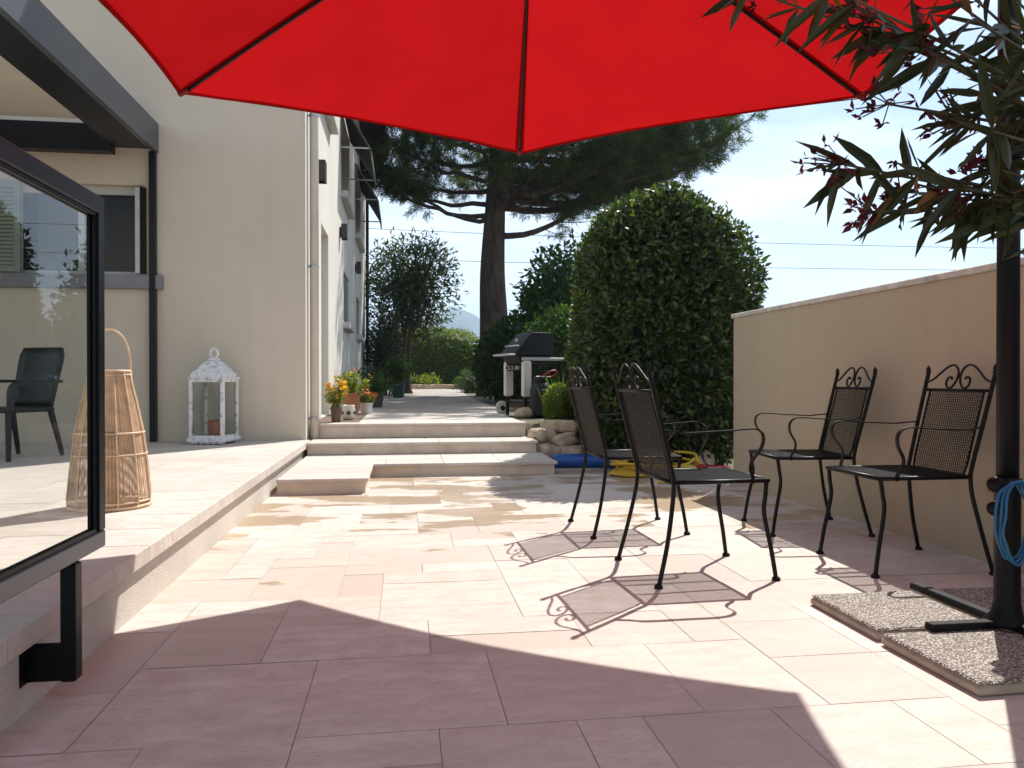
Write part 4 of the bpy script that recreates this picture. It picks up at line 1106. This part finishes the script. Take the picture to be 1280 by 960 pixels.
rock((1.98, 9.48, .405), (.30, .14, .085), 41, 'long flat tan rock lying on top of the rock stack by the bush', -.45)
rock((2.45, 9.42, .36), (.13, .13, .10), 43, 'round tan rock perched between the bush and the yellow hose', .4)
rock((3.25, 8.15, .10), (.16, .13, .13), 44, 'pale rock at the foot of the hedge beside the garden wall end', .4)
rock((1.78, 11.25, .50), (.15, .12, .075), 45, 'pale rock under the barbecue cart', .2)

# ------------------------------------------------------------------ odds and ends on the patio
w = MB(); P = [(1.66, 8.52, .075), (1.74, 8.52, .078), (2.0, 8.50, .08), (2.3, 8.45, .08), (2.55, 8.38, .075), (2.66, 8.35, .07)]
w.tube(smoothp(P, 4), [.05] + [.078] * 18 + [.06] * 2, 14); tag(w.build('rolled_mat', M['bluetube'], smooth=True), 'rolled blue vinyl mat lying on the paving by the steps', 'rolled mat')
rnd = random.Random(3); P = []
for k in range(8):
    for j in range(16):
        a = 2 * PI * j / 16; q = .40 - .018 * (k % 4) + .02 * rnd.uniform(-1, 1)
        P.append((2.62 + 1.25 * q * math.cos(a), 7.72 + .55 * q * math.sin(a), .02 + .028 * k * (.6 + .4 * math.sin(a + k)) + .012 * rnd.random()))
P += [(3.0, 7.35, .02), (2.75, 7.1, .02), (2.4, 7.05, .02)]
w = MB(); w.tube(smoothp(P, 3), .0145, 8); tag(w.build('garden_hose', M['yellow'], smooth=True), 'coiled yellow garden hose on the paving behind the chairs', 'hose')
g = np.random.default_rng(6); a, b = 24, 14
D = np.array([[math.sin(p) * math.cos(t), math.sin(p) * math.sin(t), math.cos(p)] for p in np.linspace(.01, PI - .01, b) for t in np.linspace(0, 2 * PI, a, endpoint=False)])
V = D * lump(D, 77, 9, .12)[:, None] * np.array((.21, .13, .085)); V[:, 2] = np.maximum(V[:, 2], -.06)
w = MB(); w.add([tuple(v) for v in V], [[i * a + j, i * a + (j + 1) % a, (i + 1) * a + (j + 1) % a, (i + 1) * a + j] for i in range(b - 1) for j in range(a)])
o = w.build('plastic_bag', M['redbag'], smooth=True); o.location = (3.02, 7.25, .065); tag(o, 'crumpled red plastic bag on the ground at the foot of the hedge', 'bag')
# brick edging by the path
bd = thing('brick_border', 'low brown brick border along the bed behind the barbecue', 'border', (2.1, 15.2, gz(0, 15.2)))
w = MB()
for k in range(7):
    for r_ in range(2): w.box(-.15 + .22 * k + .11 * r_ + .003, .07 + .22 * k + .11 * r_ - .003, -.06, .06, .004 + .075 * r_, .075 + .075 * r_, bevel=.006)
w.build('brick_courses', M['brick'], bd)

# ------------------------------------------------------------------ power lines
for (x0, z0, x1, z1, y0, y1, s_, lab) in ((-30, 9.9, 45, 8.7, 42, 40, .55, 'upper thin overhead power line crossing the sky'), (-30, 8.15, 45, 7.6, 43, 41, .45, 'lower thin overhead power line crossing the sky')):
    w = MB(); w.tube([(x0 + (x1 - x0) * k / 30, y0 + (y1 - y0) * k / 30, z0 + (z1 - z0) * k / 30 - s_ * (1 - (2 * k / 30 - 1) ** 2)) for k in range(31)], .014, 5)
    tag(w.build('power_line', M['wire']), lab, 'power line', 'power lines across the sky')

# ------------------------------------------------------------------ vegetation
def woody(w, p0, p1, r0, r1, bend=.1, seed=0, n=8, sides=8):
    g = np.random.default_rng(seed); a, b = np.array(p0, float), np.array(p1, float)
    off = g.normal(size=3) * bend * np.linalg.norm(b - a)
    P = [tuple(a + (b - a) * t + off * math.sin(PI * t)) for t in np.linspace(0, 1, n)]
    w.tube(P, [r0 + (r1 - r0) * t for t in np.linspace(0, 1, n)], sides); return P

# tall rounded hedge
hd = thing('tall_hedge', 'tall rounded dark green hedge behind the end of the garden wall', 'hedge', (2.99, 8.75, -.02))
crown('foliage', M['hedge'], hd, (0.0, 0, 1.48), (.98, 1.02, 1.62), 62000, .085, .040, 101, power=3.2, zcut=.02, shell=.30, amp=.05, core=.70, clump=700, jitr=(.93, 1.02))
w = MB()
for k in range(5): woody(w, (.25 * math.cos(k * 1.3), .25 * math.sin(k * 1.3), 0), (.5 * math.cos(k * 1.3), .5 * math.sin(k * 1.3), 1.6), .05, .02, .08, k)
w.build('trunk', M['bark'], hd, smooth=True)
g = np.random.default_rng(515); C, T, U, W_ = [], [], [], []
for k in range(110):                                       # soft new shoots standing proud of the clipped surface
    d = g.normal(size=3); d[2] = abs(d[2]) * .9 + .1; d /= np.linalg.norm(d)
    q = d / (np.sum(np.abs(d) ** 3.2) ** (1 / 3.2)); p = q * np.array((.98, 1.02, 1.62)) * .97 + np.array((0, 0, 1.48))
    up = d * .5 + np.array((0, 0, .8)) + g.normal(size=3) * .25; up /= np.linalg.norm(up); hl = g.uniform(.06, .16)
    for z in range(8):
        a = g.normal(size=3); a -= up * a.dot(up); a /= np.linalg.norm(a); t_ = up * .6 + a * .7; t_ /= np.linalg.norm(t_)
        s_ = np.cross(t_, g.normal(size=3)); C.append(p + up * hl * z / 7); T.append(t_); U.append(s_ / np.linalg.norm(s_)); W_.append(g.uniform(.6, 1))
leaf_mesh('new_shoots', M['hedge'], hd, np.array(C), np.array(T), np.array(U), g.uniform(.04, .075, len(C)), .03, W_, .12)
# side growth leaning out at its left foot
ls = thing('leafy_shrub', 'looser paler shrub growing against the left side of the tall hedge', 'shrub', (2.62, 9.55, .40))
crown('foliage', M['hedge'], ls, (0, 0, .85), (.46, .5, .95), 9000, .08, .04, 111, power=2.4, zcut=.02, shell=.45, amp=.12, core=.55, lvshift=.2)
w = MB(); woody(w, (0, 0, 0), (.05, 0, 1.1), .04, .012, .06, 3); w.build('trunk', M['bark'], ls, smooth=True)
# small clipped box bush
bb = thing('box_bush', 'small rounded yellow green bush between the rocks and the gas bottle', 'bush', (2.08, 9.86, .40))
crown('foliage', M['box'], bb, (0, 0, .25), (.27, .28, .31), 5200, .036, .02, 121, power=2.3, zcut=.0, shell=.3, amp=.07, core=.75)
w = MB(); woody(w, (0, 0, -.05), (0, 0, .25), .02, .01, .03, 5); w.build('trunk', M['bark'], bb, smooth=True)
# iris blades
iv = thing('iris_plant', 'upright clump of sword leaves behind the small round bush', 'plant', (2.13, 10.45, .42))
g = np.random.default_rng(31); n = 46
C = np.stack([g.normal(size=n) * .07, g.normal(size=n) * .06, np.zeros(n)], 1); T = unit(np.stack([g.normal(size=n) * .22, g.normal(size=n) * .15, np.ones(n)], 1)); U = unit(np.cross(T, g.normal(size=(n, 3))))
leaf_mesh('blades', M['green'], iv, C, T, U, g.uniform(.45, .75, n), .035, g.uniform(.5, 1, n), .1)

# pine: tapered trunk, whorls of limbs, needle tufts along the twigs
pt = thing('pine_tree', 'big pine with a bare trunk and wide spreading dark crown beyond the path', 'tree', (2.62, 22.4, .5))
pt.scale = (1.12, 1.12, 1.12)
def build_pine():
    g = np.random.default_rng(2024)
    w = MB()
    trunk = [(0, 0, -.1), (.03, .02, 1.5), (-.02, .05, 3.2), (.05, .0, 5.0), (.12, .05, 7.0), (.1, 0, 8.4), (.05, .05, 9.7)]
    TP = smoothp(trunk, 5)
    w.tube(TP, [.45 * (1 - .085 * z) if z > .6 else .43 + .08 * (0.6 - z) for (_, _, z) in TP], 16)
    tw = []                                            # twig ends for needles: (pos, dir)
    limbs = []
    # (height, azimuth, length, rise)
    man = [(4.7, 196, 3.3, .55), (5.3, 0, 6.9, .42), (5.5, -12, 6.9, .40), (5.75, 9, 6.8, .40), (5.1, 16, 6.0, .6), (5.9, -3, 6.9, .5), (4.25, 12, 4.6, 1.55), (5.0, 172, 3.2, .55), (4.55, 205, 3.0, .75), (5.4, 150, 3.3, .7), (5.3, -18, 5.6, .75), (5.9, 22, 6.2, .55), (5.6, 190, 3.1, .8), (6.1, 165, 3.3, .5), (6.3, -5, 6.6, .45), (6.4, 215, 3.2, .6), (4.9, 250, 3.0, .9), (5.2, 290, 3.6, .9), (5.7, 335, 5.4, .6), (5.0, 60, 3.4, 1.0), (5.6, 95, 3.2, 1.0), (5.9, 40, 5.4, .8), (6.2, 310, 4.4, .8), (6.4, 260, 3.4, .7)]
    for h_ in (6.9, 7.4, 7.9, 8.4, 8.9):
        k0 = g.uniform(0, 360)
        for k in range(6):
            az = k0 + 60 * k + g.uniform(-18, 18)
            ext = 3.1 + (2.6 if math.cos(R(az)) > .3 else 0)
            man.append((h_ + g.uniform(-.2, .2), az, ext * (1 - (h_ - 7) / 4.5) * g.uniform(.85, 1.1), g.uniform(.3, 1.0)))
    for (h_, az, ln, rise) in man:
        a = R(az); d = np.array([math.cos(a), math.sin(a), 0]); s_ = np.array([-math.sin(a), math.cos(a), 0])
        P = []
        bend = g.normal() * .12
        for t in np.linspace(0, 1, 12):
            ln_ = ln * (.87 if math.cos(a) > .5 else 1); P.append(np.array([.04, 0, h_]) + d * ln_ * t + s_ * bend * ln * math.sin(PI * t) * .5 + np.array([0, 0, rise * ln * .35 * t * t * 1.3 - .12 * ln * math.sin(PI * t) * .35]) + g.normal(size=3) * .03)
        r0 = .028 + .0145 * ln
        w.tube([tuple(p) for p in P], [r0 * (1 - .8 * t) for t in np.linspace(0, 1, 12)], 7)
        low = h_ < 5.35 and math.cos(a) < .2
        nb = int(ln * (4.5 if low else 5.4))
        for b in range(nb):                            # secondary branches, foliage only on the outer part
            t0_ = .5 if low else .28; t = t0_ + (1 - t0_) * (b + g.random()) / nb
            i = min(10, int(t * 11)); p0 = P[i] + (P[i + 1] - P[i]) * (t * 11 - i)
            sg = 1 if b % 2 else -1
            dd = d * g.uniform(.3, .9) + s_ * sg * g.uniform(.35, 1.0) + np.array([0, 0, g.uniform(-.12, .55)]); dd /= np.linalg.norm(dd)
            bl = g.uniform(.5, 1.15) * (1.25 - .5 * t) * (.55 + .12 * ln)
            Q = [p0 + dd * bl * q + np.array([0, 0, .12 * bl * q * q]) for q in np.linspace(0, 1, 5)]
            w.tube([tuple(q) for q in Q], [.016 * (1 - .75 * q) for q in np.linspace(0, 1, 5)], 4)
            for k in range(7):
                q = g.uniform(.2, 1.0); pp = p0 + dd * bl * q + np.array([0, 0, .12 * bl * q * q])
                td = dd * .6 + g.normal(size=3) * .6 + np.array([0, 0, .25]); td /= np.linalg.norm(td); tl = g.uniform(.12, .36)
                w.tube([tuple(pp), tuple(pp + td * tl)], [.006, .003], 3, caps=False)
                tw.append((pp + td * tl * .55, td)); tw.append((pp + td * tl, td))
    w.build('trunk', M['pinebark'], pt, smooth=True)
    P0 = np.array([q[0] for q in tw]); D0 = np.array([q[1] for q in tw]); k = 21
    print('pine tufts', len(tw))
    C = np.repeat(P0, k, 0) + g.normal(size=(len(tw) * k, 3)) * .035
    T = unit(np.repeat(D0, k, 0) * 1.05 + g.normal(size=(len(C), 3)) * .62); U = unit(np.cross(T, g.normal(size=(len(C), 3))))
    lv = np.clip(np.repeat(g.beta(2, 2, len(tw)), k) + g.normal(size=len(C)) * .12, 0, 1)
    leaf_mesh('crown', M['needle'], pt, C, T, U, g.uniform(.13, .25, len(C)), .0145, lv)
build_pine()

def tree(name, label, loc, h, cz, rad, n, ln, wd, mat, seed, cat='tree', clump=60, shell=.7, tr=.08, core=0, lvshift=0, stems=1, zc=.05, power=2.0):
    t = thing(name, label, cat, loc)
    w = MB(); g = np.random.default_rng(seed)
    for s_ in range(stems):
        b = (g.normal() * .12 * (stems > 1), g.normal() * .12 * (stems > 1), -.05)
        top = (g.normal() * rad[0] * .25, g.normal() * rad[1] * .25, cz)
        woody(w, b, top, tr, tr * .4, .06, seed + s_, 10)
        for k in range(9):
            f_ = g.uniform(.35, 1.0); p = [b[i] + (top[i] - b[i]) * f_ for i in range(3)]; d = g.normal(size=3); d[2] = abs(d[2]) * .8; d /= np.linalg.norm(d)
            woody(w, p, [p[i] + d[i] * rad[i] * .75 for i in range(3)], tr * .35, tr * .08, .1, seed * 7 + k + s_ * 31, 6, 5)
    w.build('trunk', M['bark'], t, smooth=True)
    crown('crown', mat, t, (0, 0, cz), rad, n, ln, wd, seed + 5, power=power, zcut=zc, shell=shell, clump=clump, amp=.12, core=core, lvshift=lvshift)
    return t
tree('broadleaf_tree', 'grey green small tree with several stems at the far corner of the house', (.20, 24.6, .52), 5, 3.35, (1.5, 1.4, 1.75), 7500, .21, .055, M['olive'], 210, clump=90, stems=4, shell=.85, tr=.10, zc=1.7)
tree('broadleaf_tree', 'dark leafy tree between the pine trunk and the tall hedge', (4.0, 18.2, .5), 4, 2.1, (1.35, 1.2, 1.75), 9000, .17, .085, M['green'], 220, clump=80, stems=3, shell=.7)
tree('laurel_shrub', 'dark green shrub at the foot of the pine trunk behind the barbecue', (2.6, 17.5, .5), 2, .9, (1.0, .8, 1.05), 6500, .13, .06, M['green'], 230, cat='shrub', clump=0, shell=.4, core=.6, stems=3, tr=.03, lvshift=-.25)
tree('laurel_shrub', 'dark green shrub behind the gas bottle, next to the tall hedge', (3.3, 14.6, .45), 2, .95, (1.0, .8, 1.05), 6500, .11, .05, M['green'], 240, cat='shrub', clump=0, shell=.4, core=.6, stems=3, tr=.03, lvshift=-.2)
tree('laurel_shrub', 'shaded climbing shrub against the far end of the house facade', (-.55, 22.6, .5), 2, 1.2, (.55, .8, 1.3), 4200, .11, .05, M['olive'], 250, cat='shrub', clump=0, shell=.5, core=.5, stems=3, tr=.03, lvshift=-.2)
# clipped hedge closing the end of the path
t = thing('clipped_hedge', 'clipped low hedge with a sunlit top across the end of the path', 'hedge', (1.35, 35, .55))
crown('foliage', M['box'], t, (0, 0, 1.1), (2.15, 1.1, 1.62), 16000, .11, .06, 260, power=3.6, zcut=.0, shell=.2, amp=.05, core=.82, lvshift=.1)
w = MB(); woody(w, (0, 0, 0), (0, 0, 1.2), .06, .03, .03, 5); w.build('trunk', M['bark'], t, smooth=True)
t = thing('clipped_hedge', 'darker hedge to the right of the sunlit hedge, behind the pine trunk', 'hedge', (5.6, 34, .55))
crown('foliage', M['green'], t, (0, 0, 1.1), (2.4, 1.3, 1.6), 13000, .13, .07, 270, power=3, zcut=.0, shell=.25, amp=.08, core=.8, lvshift=-.1)
w = MB(); woody(w, (0, 0, 0), (0, 0, 1.2), .06, .03, .03, 5); w.build('trunk', M['bark'], t, smooth=True)
for (x, y, r_, mt, sd, lab) in ((1.05, 31.6, .38, 'lime', 300, 'bright green tuft in the bed at the far end of the path, right one'), (.45, 31.9, .32, 'box', 301, 'small yellowish plant in the bed at the far end of the path, middle one'), (-.2, 31.8, .36, 'green', 302, 'small green plant in the bed at the far end of the path, left one'), (2.6, 30.5, .5, 'green', 303, 'dark low plant on the right edge of the gravel path'), (2.3, 25.5, .38, 'olive', 304, 'low shaded plant by the gravel path, before the pine trunk')):
    t = thing('bedding_plant', lab, 'plant', (x, y, gz(0, y)))
    crown('foliage', M[mt], t, (0, 0, r_ * .6), (r_ * 1.2, r_, r_), 700, .16, .05, sd, zcut=.0, shell=.8)
    w = MB(); woody(w, (0, 0, -.02), (0, 0, r_ * .6), .02, .01, .03, sd); w.build('stem', M['stem'], t)
t = thing('stone_border', 'pale curved stone border in front of the far bed', 'border', (0, 0, 0))
w = MB()
for k in range(16):
    x = -.4 + k * .24; y = 31.2 - .02 * (k - 8) ** 2 * .2
    w.box(x + .004, x + .235, y - .1, y + .1, gz(0, y) - .02, gz(0, y) + .2, bevel=.03)
w.build('stones', M['rock'], t)

# oleander: rooted outside the frame at the right, branches reach in over the patio
ol = thing('oleander', 'oleander with long dark leaves and crimson buds hanging in at the top right', 'oleander', (1.95, 1.62, 0))
def build_oleander():
    g = np.random.default_rng(77)
    w = MB(); base = np.array([0, 0, 0.0]); LC, LT, LU, LL, LV = [], [], [], [], []; BC, BT, BU, BL, BV = [], [], [], [], []
    def P(px, py, D):                                   # helper used once to lay the branch ends out in metres
        xc = (px - 640) / 962 * D; a = R(8.05)
        return np.array([xc * math.cos(a) + D * math.sin(a) - 1.95, D * math.cos(a) - xc * math.sin(a) - 1.62, 1 + (474 - py) / 962 * D])
    ends = [(P(1050, 205, 1.75), 1.0), (P(1085, 265, 1.72), .6), (P(1150, 215, 1.70), .9), (P(1105, 130, 1.85), .5), (P(935, -12, 1.9), 1.0), (P(1085, 25, 1.75), .9), (P(1150, 60, 1.65), .9), (P(1205, 250, 1.68), .8), (P(1240, 210, 1.75), .9), (P(1270, 130, 1.85), .8), (P(1215, 25, 1.7), .9), (P(1010, -25, 1.75), .7), (P(1160, -20, 1.9), .8), (P(1265, 265, 1.62), .8), (P(1290, 60, 1.6), .8), (P(1190, 150, 1.95), .6), (P(1255, 20, 1.95), .9), (P(1120, 240, 1.85), .6), (P(1225, 90, 1.72), .9), (P(1045, -10, 1.6), .8), (P(1235, 120, 1.85), 1.0), (P(1275, 200, 1.9), 1.0), (P(1205, -10, 1.8), 1.0), (P(1200, 235, 1.62), .9), (P(1240, 165, 1.6), .9), (P(1185, 255, 1.8), .8)]
    for i, (e_, dens) in enumerate(ends):
        mid = np.array([.05 + g.normal() * .08, g.normal() * .1, 1.05 + .25 * g.random()]); s0 = np.array([g.normal() * .05, g.normal() * .05, 0])
        side = np.array([e_[0] * .45 + .05, e_[1] * .5, (mid[2] * .45 + e_[2] * .55) + .06])
        Q = [np.array(q) for q in smoothp([s0, mid, side, e_], 8)]
        w.tube([tuple(q) for q in Q], [.010 - .0075 * k / (len(Q) - 1) for k in range(len(Q))], 6)
        n = len(Q)
        for k in range(int(n * .42), n):                # whorls of three
            if g.random() > dens * .66: continue
            d = Q[min(k + 1, n - 1)] - Q[k - 1]; d /= np.linalg.norm(d)
            a0 = g.uniform(0, 2 * PI); u = np.cross(d, [0.1, .2, 1.0]); u /= np.linalg.norm(u); v = np.cross(d, u)
            for q in range(4):
                a = a0 + q * 2.094 + g.normal() * .25; rd = u * math.cos(a) + v * math.sin(a)
                tdir = d * g.uniform(.35, 1.0) + rd * g.uniform(.5, .9) + np.array([0, 0, g.uniform(-1.1, .15)]); tdir /= np.linalg.norm(tdir)
                LC.append(Q[k]); LT.append(tdir); s_ = np.cross(tdir, rd + g.normal(size=3) * .4); LU.append(s_ / np.linalg.norm(s_)); LL.append(g.uniform(.09, .165)); LV.append(g.random() ** 1.2)
        # bud truss
        if i in (0, 1, 3, 4, 5, 6, 7, 8, 15, 17):
            BC, BT, BU, BL, BV = [], [], [], [], []
            d = Q[-1] - Q[-3]; d /= np.linalg.norm(d)
            for k in range(11):
                tip = Q[-1] + d * g.uniform(0, .05) + g.normal(size=3) * .026
                w.tube([tuple(Q[-1] - d * .01), tuple(tip)], .0016, 4)
                for z in range(g.integers(3, 7)):
                    bd = d * .6 + g.normal(size=3) * .6; bd /= np.linalg.norm(bd); s_ = np.cross(bd, g.normal(size=3)); s_ /= np.linalg.norm(s_)
                    BC.append(tip + g.normal(size=3) * .004); BT.append(bd); BU.append(s_); BL.append(g.uniform(.016, .034)); BV.append(g.random())
            leaf_mesh('flower_cluster', M['oflow'], ol, np.array(BC), np.array(BT), np.array(BU), BL, np.array(BL) * .45, BV, .25)
    w.build('branches', M['stem'], ol, smooth=True)
    n = len(LC); LL = np.array(LL)
    leaf_mesh('leaves', M['oleaf'], ol, np.array(LC), np.array(LT), np.array(LU), LL, LL * g.uniform(.135, .19, n), LV, hexa=True)
build_oleander()

# ------------------------------------------------------------------ air
hz, nt, out = new_mat('air')
v = N(nt, 'ShaderNodeVolumePrincipled'); v.inputs['Density'].default_value = 0.00055; v.inputs['Color'].default_value = (0.62, 0.80, 1.0, 1); v.inputs['Anisotropy'].default_value = 0.2
L(nt, v.outputs[0], out.inputs['Volume'])
USE_HAZE = True
if USE_HAZE:
    w = MB(); w.box(-4200, 4200, -260, 5200, -1.5, 160); o = w.build('haze', hz); tag(o, kind='stuff')

# ------------------------------------------------------------------ light
SUN = Vector((0.492, 0.63, 1.0)).normalized()             # towards the sun
elev = math.asin(SUN.z); azim = math.atan2(SUN.x, SUN.y)
sl = bpy.data.lights.new('sun', 'SUN'); sl.energy = 4.9; sl.angle = R(0.5); sl.color = (1.0, 0.965, 0.91)
so = bpy.data.objects.new('sun', sl); COL.objects.link(so); so.rotation_euler = (-SUN).to_track_quat('-Z', 'Y').to_euler(); so.location = (10, 15, 30)
wd = bpy.data.worlds.new('World'); scene.world = wd; wd.use_nodes = True
nt = wd.node_tree; nt.nodes.clear()
out = nt.nodes.new('ShaderNodeOutputWorld'); bg = N(nt, 'ShaderNodeBackground', Strength=0.118)
sk = nt.nodes.new('ShaderNodeTexSky'); sk.sky_type = 'NISHITA'; sk.sun_disc = False; sk.sun_elevation = elev; sk.sun_rotation = azim; sk.dust_density = 0.6; sk.air_density = 1.0; sk.ozone_density = 1.5
tc = nt.nodes.new('ShaderNodeTexCoord')
nz = noise(nt, 2.2, 7, .62, vec=tc.outputs['Generated'], sc=(.7, 1.0, 4.2))
cl = ramp(nt, nz, [(.40, 0.0), (.66, .8)])
skc = mixc(nt, cl, sk.outputs[0], (8.6, 9.2, 10.0))
L(nt, skc, bg.inputs[0]); L(nt, bg.outputs[0], out.inputs[0])

# ------------------------------------------------------------------ camera and render
cam = bpy.data.cameras.new('camera'); cam.sensor_width = 36; cam.lens = 36 * 962 / 1280; cam.clip_end = 12000; cam.clip_start = .02
co = bpy.data.objects.new('camera', cam); COL.objects.link(co); co.location = (0, 0, 1.0); co.rotation_euler = (R(90 - .36), 0, R(-8.05))
scene.camera = co
scene.view_settings.view_transform = 'Standard'; scene.view_settings.look = 'None'; scene.view_settings.exposure = 0.50; scene.view_settings.gamma = 1
scene.view_settings.use_curve_mapping = False
scene.render.engine = 'CYCLES'
cy = scene.cycles; cy.max_bounces = 8; cy.diffuse_bounces = 4; cy.glossy_bounces = 3; cy.transmission_bounces = 4; cy.transparent_max_bounces = 12; cy.volume_bounces = 0
cy.sample_clamp_indirect = 6; cy.caustics_reflective = False; cy.caustics_refractive = False
try:
    cy.use_denoising = True; cy.denoiser = 'OPENIMAGEDENOISE'
except Exception as ex: print('no denoiser', ex)
